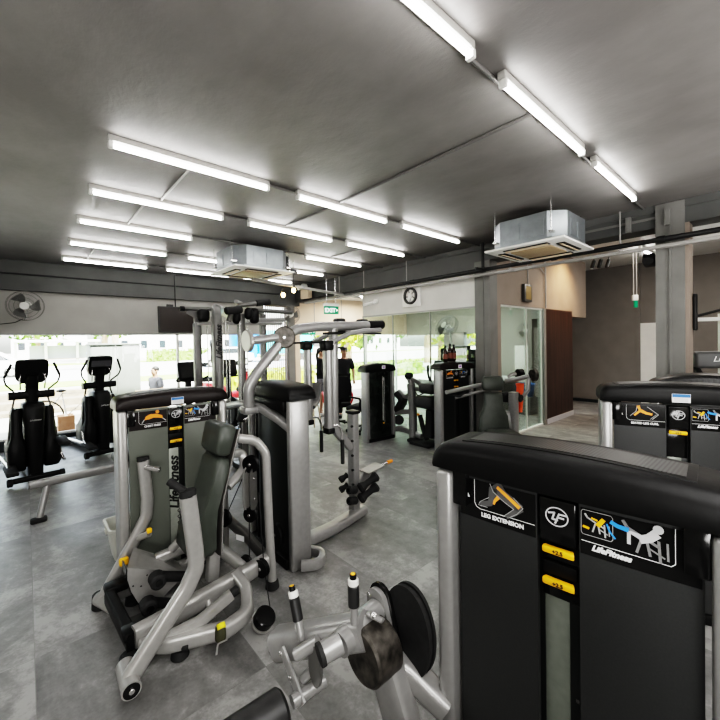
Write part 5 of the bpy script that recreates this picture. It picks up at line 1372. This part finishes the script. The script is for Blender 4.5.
def person(label, loc, rz, H, top, bottom, longsleeve, shorts, hair_long, cap=False, seated=False):
    t = thing('person', label, 'person', loc, rz)
    s = H/1.75
    P = []; E = []
    def v(x, y, z, r, link=None):
        P.append((V((x, y, z))*s, tuple(k*s for k in r) if isinstance(r, tuple) else r*s)); i = len(P)-1
        if link is not None: E.append((link, i))
        return i
    zo = 0
    pel = v(0, 0, .95, (.145, .10)); wa = v(0, .0, 1.08, (.125, .09), pel); ch = v(0, .01, 1.28, (.15, .105), wa); sh = v(0, .01, 1.42, (.11, .08), ch)
    ne = v(0, 0, 1.50, .052, sh); hd = v(0, -.015, 1.585, (.070, .082), ne); hd2 = v(0, -.015, 1.67, (.072, .088), hd); v(0, -.01, 1.735, (.045, .055), hd2)
    v(0, -.105, 1.615, .014, hd)
    J_ = {}
    for sx in (-1, 1):
        a = v(sx*.17, .01, 1.41, .058, sh); b = v(sx*.235, .03, 1.15, .043, a); fw = -.20 if (longsleeve or sx < 0) else -.05
        c = v(sx*(.16 if longsleeve else .24), fw, .98 if not longsleeve else 1.08, .030, b); d = v(sx*(.13 if longsleeve else .245), fw-.05, .92 if not longsleeve else 1.07, (.034, .020), c)
        for k in range(4): 
            f1 = v(sx*(.13 if longsleeve else .245)+(k-1.5)*.018, fw-.075, .875 if not longsleeve else 1.05, .0095, d); v(sx*(.13 if longsleeve else .245)+(k-1.5)*.019, fw-.075+.01, (.835 if not longsleeve else 1.02)-.006*abs(k-1.5), .0085, f1)
        th = v(sx*(.13 if longsleeve else .245)-sx*.035, fw-.07, .90 if not longsleeve else 1.07, .010, d)
        if not seated:
            h = v(sx*.09, 0, .88, .088, pel); k = v(sx*.10, -.015, .50, .056, h); an = v(sx*.105, .02, .09, .038, k); ft = v(sx*.11, -.06, .035, (.042, .033), an); v(sx*.12, -.16, .025, (.036, .022), ft)
        else:
            h = v(sx*.09, -.03, .90, .088, pel); k = v(sx*.11, -.42, .92, .058, h); an = v(sx*.11, -.42, .52, .038, k); ft = v(sx*.11, -.50, .46, (.042, .033), an); v(sx*.12, -.6, .455, (.036, .022), ft)
        J_[sx] = (a, b, c, h, k, an)
    skin_body('body', P, E, skin_m, t)
    def sub(idx, grow, name, m, extra=()):
        mp = {o: i for i, o in enumerate(idx)}
        vs = [(P[o][0], tuple(k*1.0+grow*s for k in (P[o][1] if isinstance(P[o][1], tuple) else (P[o][1], P[o][1])))) for o in idx]
        es = [(mp[a], mp[b]) for a, b in E if a in mp and b in mp]
        for pos, r, link in extra:
            vs.append((V(pos)*s, tuple(k*s for k in r))); es.append((mp[link], len(vs)-1))
        return skin_body(name, vs, es, m, t)
    ar = [J_[1][0], J_[1][1], J_[-1][0], J_[-1][1]] + ([J_[1][2], J_[-1][2]] if longsleeve else [])
    # short sleeves stop above the elbow
    if not longsleeve:
        for sx in (-1, 1):
            a, b = J_[sx][0], J_[sx][1]; P[b] = (P[a][0].lerp(P[b][0], .85), P[b][1])
    sub([pel, wa, ch, sh]+ar, .026, 'shirt', top, [((0, 0, .86), (.17, .125), pel), ((0, 0, 1.475), (.075, .07), sh)])
    lg = [pel]
    for sx in (-1, 1):
        lg += [J_[sx][3], J_[sx][4]] + ([] if shorts else [J_[sx][5]])
        if shorts: h, k = J_[sx][3], J_[sx][4]; P[k] = (P[h][0].lerp(P[k][0], .8), .07*s)
    sub(lg, .016, 'shorts' if shorts else 'trousers', bottom, [((0, 0, 1.06), (.145, .11), pel)])
    T = ROOT[t.name]
    for sx in (-1, 1):
        if not seated: MB(T).tube([V((sx*.105, .05, .045))*s, V((sx*.11, -.07, .045))*s, V((sx*.12, -.18, .03))*s], .10*s, .085*s, n=12, power=3, rad=.02).build('shoe', ink if not shorts else white_pl, t)
    hb = MB(T); hb.ball(V((0, .012, 1.675))*s, V((.083, .098, .085))*s, 16, 10)
    if hair_long: hb.tube([V((0, .07, 1.68))*s, V((0, .10, 1.55))*s, V((0, .09, 1.40))*s], .15*s, .07*s, n=10, rad=.05, power=3)
    hb.build('hair', hair_m, t)
    if cap:
        MB(T).lathe([(.094*s, 0), (.096*s, .03*s), (.08*s, .075*s), (.03*s, .1*s)], V((0, -.005, 1.68))*s).build('cap', ink, t)
        MB(T).prism([V(p)*s for p in ((-.08, -.07, 1.685), (-.05, -.18, 1.675), (.05, -.18, 1.675), (.08, -.07, 1.685))], V((0, 0, .01))*s).build('cap_brim', ink, t)
    f = MB(T)
    for sx in (-1, 1): f.ball(V((sx*.03, -.094, 1.64))*s, .009*s, 8, 6)
    f.build('eye', ink, t)
    MB(T).ball(V((0, -.092, 1.565))*s, V((.024, .008, .006))*s, 10, 6).build('mouth', mat('lips', (.35, .14, .11), .5) if 'lips' not in MATS else MATS['lips'], t)
    for sx in (-1, 1): MB(T).ball(V((sx*.078, 0, 1.62))*s, V((.012, .022, .032))*s, 8, 6).build('ear', skin_m, t)
    return t
person('person in a black t-shirt and dark cap facing the camera near the entrance', (5.45, 6.72, 0), math.radians(-40), 1.60, tee_m, tee_m, False, False, False, True)
person('person in a black long sleeved top and grey shorts standing in profile near the entrance', (5.22, 7.30, 0), math.radians(50), 1.60, tee_m, grey_cloth, True, True, True)
# waist strap of bag or print on the t-shirt

# ================================================================ OUTSIDE
sbox('leak_blocker', (XR, YB, ZC), (XR+.3, YW, 3.62), darkwall)  # unseen filler above the beam, added to stop daylight leaking in
sbox('ground', (-60, YW+.15, -.12), (90, 150, -.03), pave_m)
sbox('road', (-60, 25, -.03), (90, 44, -.02), road_m)
g = MB().box((0, 22.5, -.01), (60, 3.2, .04)); tag(g.build('grass_verge', grass_m), 'strip of green grass beside the road outside', 'grass', kind='stuff')
g = MB().box((0, 47.6, -.01), (120, 4.4, .04)); tag(g.build('grass_verge', grass_m), 'far strip of green grass under the hedge across the road', 'grass', kind='stuff')
for i, (y, z, lab) in enumerate([(13.2, .10, 'lowest stone step outside the left window'), (14.3, .22, 'middle stone step outside the left window'), (15.6, .34, 'top stone step outside the left window, below the grass')]):
    o = MB().box((-1.2, y, z/2-.02), (7.5, .55, z)); tag(o.build('stone_step', stone_m), lab, 'step', 'stone steps')
def tree(label, x, y, h, r, m, n=26, seed=1):
    rnd = random.Random(seed)
    t = thing('tree', label, 'tree', (x, y, 0), 0, 'street trees')
    MB().tube([(x, y, -.03), (x+.1, y, h*.35), (x, y+.1, h*.6)], r*.22, n=8, taper=.6).build('trunk', bark_m, t)
    f = MB()
    for k in range(n):
        a, b = rnd.uniform(0, 2*PI), rnd.uniform(-.9, 1)
        c = V((x+math.cos(a)*r*.75*math.sqrt(1-b*b*.8), y+math.sin(a)*r*.75, h*.68+b*h*.30)); q = r*rnd.uniform(.25, .45)
        for _ in range(26):
            d = V((rnd.gauss(0, 1), rnd.gauss(0, 1), rnd.gauss(0, 1))).normalized()*q*rnd.uniform(.5, 1.1)
            u = V((rnd.gauss(0, 1), rnd.gauss(0, 1), rnd.gauss(0, 1))).normalized()*r*.13; w = u.cross(d).normalized()*r*.07
            p = c+d; vs = f._pts([p-u, p+w, p+u, p-w]); f._face(vs)
    f.build('foliage', m, t, smooth=False)
tree('yellow green street tree at the far left beyond the road', -4.5, 53, 7.5, 3.6, leaf_y, 30, 2)
tree('green street tree right of the bus shelter', 7.2, 55, 8, 3.2, leaf_m, 30, 3)
tree('dark leafy tree behind the bus shelter', 1.0, 62, 8, 4, leaf_m, 30, 4)
tree('pale trunked tree in front of the elliptical trainers', 5.1, 34, 9, 2.2, leaf_m, 14, 5)
tree('yellow leaved tree outside the entrance', 11.2, 15.0, 4.2, 1.6, leaf_y, 26, 6)
tree('green tree outside the entrance glass', 14.5, 17.5, 5, 2.2, leaf_m, 26, 7)
tree('leafy tree beyond the glass room window', 19, 14.0, 4.6, 2.4, leaf_y, 26, 8)
tree('spreading tree beyond the glass room, farther away', 24, 19, 6, 3, leaf_m, 26, 9)
def hedge(label, x0, x1, y, h, m=hedge_m, d=1.0, seed=3):
    rnd = random.Random(seed); f = MB(); N = int(min(1500, (x1-x0)*h*60))
    f.box(((x0+x1)/2, y, h/2-.1), (x1-x0-.2, d*.7, h-.2))
    for _ in range(N):
        p = V((rnd.uniform(x0, x1), y-d/2*rnd.uniform(.5, 1), rnd.uniform(0, h))); s_ = .09*max(1, y/25)
        u = V((rnd.gauss(0, 1), rnd.gauss(0, .5), rnd.gauss(0, 1))).normalized()*s_; w = V((-u.z, 0, u.x)).normalized()*s_*.6
        f._face(f._pts([p-u, p+w, p+u, p-w]))
    tag(f.build('hedge', m, None, smooth=False), label, 'hedge')
hedge('clipped green hedge across the road', 9.5, 20, 44.7, 1.3)
hedge('low green hedge outside behind the louvre screen', 4.6, 8.2, 12.0, .9, leaf_y, .8, 5)
hedge('bushy green border outside the entrance', 9.5, 16, 13.2, .8, leaf_m, .8, 6)
# buildings across the road
def building(label, x, y, w, d, h, gable=True, m=None):
    t = thing('building', label, 'building', (x, y, 0))
    MB().box((x, y, h/2-.05), (w, d, h)).build('wall', m or bldg_m, t)
    if gable: MB().prism([(x-w*.55, y-d*.55, h-.05), (x+w*.55, y-d*.55, h-.05), (x, y-d*.55, h+w*.28)], (0, d*1.1, 0)).build('roof', roof_m, t)
    else: MB().box((x, y, h+.05), (w+.3, d+.3, .3)).build('roof', roof_m, t)
    n = max(2, int(w/2.2))
    for k in range(n):
        xx = x-w/2+w*(k+.5)/n; fr = MB().box((xx, y-d/2-.03, 1.9), (1.0, .08, 1.3)).build('window', bldg_m, t)
        MB().box((xx, y-d/2-.075, 1.9), (.8, .02, 1.1)).build('pane', glass_dk, fr)
building('small white gabled house across the road', 3.0, 78, 9, 7, 4.0)
building('long white flat roofed building across the road behind the hedge', 22, 64, 26, 8, 5, False)
building('pale building far right beyond the entrance', 52, 58, 14, 8, 5, False)
# bus shelter
t = thing('bus_shelter', 'white framed bus shelter across the road', 'bus shelter', (2.2, 50, 0))
MB().box((2.6, 50, 2.35), (7.0, 1.8, .22), bev=.05).build('roof', white_pl, t)
for x in (-.7, 1.6, 4.2, 5.9): MB().box((x, 50.4, 1.13), (.22, .2, 2.3)).build('post', white_pl, t)
MB().box((2.8, 50.7, 1.2), (5, .05, 1.4)).build('back_panel', roof_m, t)
MB().box((2.8, 50.3, .5), (4, .4, .08)).build('bench', stone_m, t)
o = MB().lathe([(.5, 0), (.6, 1.1), (.62, 1.15), (.55, 1.35), (.3, 1.45)], (5.0, 44.6, -.02)); tag(o.build('waste_bin', truck_b), 'blue waste bin across the road right of the bus shelter', 'bin')
# white car
def car(label, x, y, rz, m):
    t = thing('car', label, 'car', (x, y, 0), rz); T = ROOT[t.name]
    prof = [(-2.1, .35), (-2.15, .75), (-1.9, .95), (-1.3, 1.0), (-.7, 1.45), (.9, 1.48), (1.6, 1.05), (2.1, .92), (2.15, .4)]
    L = [[(p[0], yy, .35+(p[1]-.35)*k) for p in prof] for yy, k in ((-.85, .93), (-.78, 1.), (.78, 1.), (.85, .93))]
    MB(T).loft(L).build('body', m, t, sharp=.5)
    for s in (-1, 1):
        MB(T).prism([(-1.05, s*.856, 1.0), (-.65, s*.84, 1.36), (.82, s*.84, 1.38), (1.35, s*.856, 1.0)], (0, s*.01, 0)).build('side_window', glass_dk, t)
        for xx in (-1.35, 1.35):
            w = MB(T).cyl((xx, s*.70, .30), (xx, s*.88, .30), .32, n=24, bev=.03).build('wheel', rubber, t)
            MB(T).cyl((xx, s*.87, .30), (xx, s*.89, .30), .19, n=20).build('hub_cap', chrome, w)
car('white car parked on the road at the far left', -2.0, 31, 0, car_w)
car('pale car farther along the road behind the cable station', 12, 30, 0, mat('silver car paint', (.6, .62, .64), .25))
# lorry
t = thing('lorry', 'blue and teal lorry passing beyond the cable station', 'lorry', (18, 34, 0))
MB().box((15.4, 34, 1.55), (2.0, 2.2, 2.4), bev=.25).build('cab', truck_b, t)
MB().box((19.6, 34, 1.85), (6.0, 2.3, 2.3), bev=.05).build('cargo_box', truck_t, t)
MB().box((17.0, 32.88, 1.6), (1.0, .05, 1.7)).build('side_panel', truck_b, t)
MB().box((15.2, 32.88, 2.0), (1.0, .04, .7)).build('side_window', glass_dk, t)
for x in (15.5, 18.3, 21.3): MB().cyl((x, 32.9, .42), (x, 33.2, .42), .45, n=24, bev=.04).build('wheel', rubber, t)
# utility cabinet just outside
t = thing('utility_cabinet', 'tall grey green utility cabinet outside behind the second elliptical trainer', 'cabinet', (1.8, 10.6, 0))
c0, c1 = at(90, 345, 1, 10.4), at(140, 345, 1, 10.4)
cx, w, h = (c0.x+c1.x)/2, c1.x-c0.x, c0.z+.02
MB().box((cx, 10.75, h/2-.03), (w, .7, h), bev=.02).build('carcass', cabinet_m, t)
for s in (-1, 1): MB().box((cx+s*w*.245, 10.395, h/2), (w*.47, .012, h*.93), bev=.004).build('door', cabinet_m, t)
MB().box((cx, 10.74, h-.01), (w*1.03, .76, .04), bev=.01).build('lid', cabinet_m, t)
# seated person on a bench with a planter box in front
t = thing('bench', 'wooden bench outside the window', 'bench', (2.3, 10.1, 0))
MB().box((2.52, 10.2, .40), (.9, .4, .06), bev=.01).build('seat', mat('pale timber', (.55, .42, .28), .7, 0, .2, 8), t)
for sx in (-.38, .38): MB().box((2.52+sx, 10.2, .17), (.08, .36, .40)).build('leg', MATS['pale timber'], t)
person('person in a grey shirt sitting on the bench outside the window', (2.36, 10.22, -.44), math.radians(-70), 1.65, grey_cloth, tee_m, False, False, False, False, True)
o = MB().box((2.12, 9.45, .35), (.62, .4, .76), bev=.015)
for k in range(5): o.box((2.12, 9.245, .08+k*.14), (.60, .012, .11))
tag(o.build('timber_box', MATS['pale timber']), 'pale timber box outside the window in front of the seated person', 'box')
# cardboard box and bicycle right outside the left window
c0, c1 = at(58, 417, 1, 9.3), at(75, 417, 1, 9.3)
t = thing('cardboard_box', 'brown cardboard box outside the left window', 'box', ((c0.x+c1.x)/2, 9.45, 0))
MB().box(((c0.x+c1.x)/2, 9.5, .17), (c1.x-c0.x, .36, .40), bev=.006).build('carton', card_m, t)
MB().box(((c0.x+c1.x)/2, 9.5, .372), (.05, .34, .004)).build('tape', cream, t)
t = thing('bicycle', 'bicycle leaning outside the left window behind the cardboard box', 'bicycle', (.75, 10.0, 0))
for x in (.25, 1.25):
    w = MB().disc_ring((x, 10.0, .31), (0, 1, 0), .335, .305, .035, 32).build('wheel', rubber, t)
    s_ = MB()
    for k in range(9): a = PI*k/9; s_.cyl((x-.305*math.cos(a), 10, .31-.305*math.sin(a)), (x+.305*math.cos(a), 10, .31+.305*math.sin(a)), .003, n=4)
    s_.build('spokes', chrome, w)
MB().tube([(.25, 10, .31), (.62, 10, .28), (1.1, 10, .72), (.55, 10, .76), (.62, 10, .28)], .035, n=8, rad=0).tube([(.25, 10, .31), (.55, 10, .74)], .022, n=6).tube([(1.1, 10, .80), (1.25, 10, .31)], .03, n=6).build('frame', white_pl, t)
MB().tube([(1.1, 10, .78), (1.08, 10, .92), (1.2, 9.75, .95)], .025, n=8, rad=.04).tube([(1.08, 10, .92), (1.2, 10.25, .95)], .025, n=8).build('handlebar', rubber, t)
MB().lathe([(.01, 0), (.08, .02), (.09, .05), (.02, .07)], (.54, 10, .78)).build('saddle', rubber, t)
# red scooter behind the stations
t = thing('scooter', 'red and white scooter parked outside behind the cable station', 'scooter', (4.1, 10.2, 0))
for x in (3.6, 4.75): MB().cyl((x, 10.15, .24), (x, 10.27, .24), .26, n=24, bev=.03).build('wheel', rubber, t)
MB().tube([(3.5, 10.2, .62), (3.95, 10.2, .55), (4.2, 10.2, .30), (4.55, 10.2, .35), (4.62, 10.2, .95)], .34, .20, n=14, power=3, rad=.15).build('body', red_m, t)
MB().box((3.72, 10.2, .80), (.62, .28, .12), bev=.05).build('saddle', rubber, t)
MB().tube([(4.6, 9.92, 1.02), (4.62, 10.2, 1.0), (4.6, 10.48, 1.02)], .04, n=8).build('handlebar', rubber, t)
MB().ball((4.68, 10.2, .9), (.1, .12, .14)).build('headlamp', white_pl, t)

# ================================================================ LIGHT, SKY, CAMERA
w = bpy.data.worlds.new('sky'); bpy.context.scene.world = w; w.use_nodes = True
nt = w.node_tree; bg = nt.nodes['Background']
sky = nt.nodes.new('ShaderNodeTexSky'); sky.sky_type = 'NISHITA'
sky.sun_elevation = math.radians(58); sky.sun_rotation = math.radians(200); sky.sun_disc = False; sky.air_density = 1.2; sky.dust_density = 3.
hs = nt.nodes.new('ShaderNodeHueSaturation'); hs.inputs['Saturation'].default_value = .35; nt.links.new(sky.outputs['Color'], hs.inputs['Color']); nt.links.new(hs.outputs['Color'], bg.inputs['Color']); bg.inputs['Strength'].default_value = .55
s = bpy.data.lights.new('sun', 'SUN'); s.energy = 14; s.angle = math.radians(3); s.color = (1, .96, .9)
so = bpy.data.objects.new('sun', s); col.objects.link(so); so.rotation_euler = (math.radians(-38), math.radians(0), math.radians(-20))
so.rotation_euler = V((-.25, .62, -1)).to_track_quat('-Z', 'Y').to_euler()
def area(name, loc, size, e, c=(1, .99, .975), d=(0, 0, -1), sy=None):
    l = bpy.data.lights.new(name, 'AREA'); l.energy = e; l.size = size; l.color = c
    if sy: l.shape = 'RECTANGLE'; l.size_y = sy
    o = bpy.data.objects.new(name, l); col.objects.link(o); o.location = loc; o.rotation_euler = V(d).to_track_quat('-Z', 'Y').to_euler()
    return o
area('fill_behind_camera', (.5, -1.6, 3.05), 3., 60)  # added fill without a fixture, brightens the room around the camera
area('fill_left', (-2.2, 3.0, 3.05), 1.6, 18)  # added unseen fill for the left side of the room
area('lamp_recess', (8.3, 1.0, 3.4), 2.5, 30, (1, .93, .85))
area('lamp_office', (7.6, 5.2, 2.85), 2., 50)
area('lamp_foyer', (7., 7.5, 2.85), 1.2, 30, (1, .9, .75))
area('upfill_rear', (-1.2, -1.8, 1.3), 1.6, 55, d=(.35, .45, 1))  # added unseen fill aimed upward to even out the ceiling
area('upfill_side', (3.6, -2.2, 1.4), 1.6, 55, d=(-.1, .5, 1))  # second added upward fill, out of view, lifts the ceiling brightness
sp = bpy.data.lights.new('wall_spot', 'SPOT'); sp.energy = 42; sp.spot_size = math.radians(120); sp.spot_blend = 1.; sp.color = (1, .62, .30); sp.shadow_soft_size = .06
spo = bpy.data.objects.new('wall_spot', sp); col.objects.link(spo); spo.location = (8.7, 2.5, 3.35); spo.rotation_euler = (V((8.6, 3.2, 2.5))-V((8.7, 2.5, 3.35))).to_track_quat('-Z', 'Y').to_euler()

cd = bpy.data.cameras.new('camera'); co = bpy.data.objects.new('camera', cd); col.objects.link(co)
cd.sensor_width = 36; cd.sensor_height = 36; cd.sensor_fit = 'HORIZONTAL'; cd.lens = FPX/720*36; cd.clip_start = .02; cd.clip_end = 400
cd.shift_y = -(360-CY)/720
M = Matrix((( _R.x, _U.x, -_F.x, CAM.x), (_R.y, _U.y, -_F.y, CAM.y), (_R.z, _U.z, -_F.z, CAM.z), (0, 0, 0, 1)))
co.matrix_world = M
sc = bpy.context.scene; sc.camera = co
sc.view_settings.view_transform = 'Filmic'; sc.view_settings.look = 'Very High Contrast'; sc.view_settings.exposure = 1.28
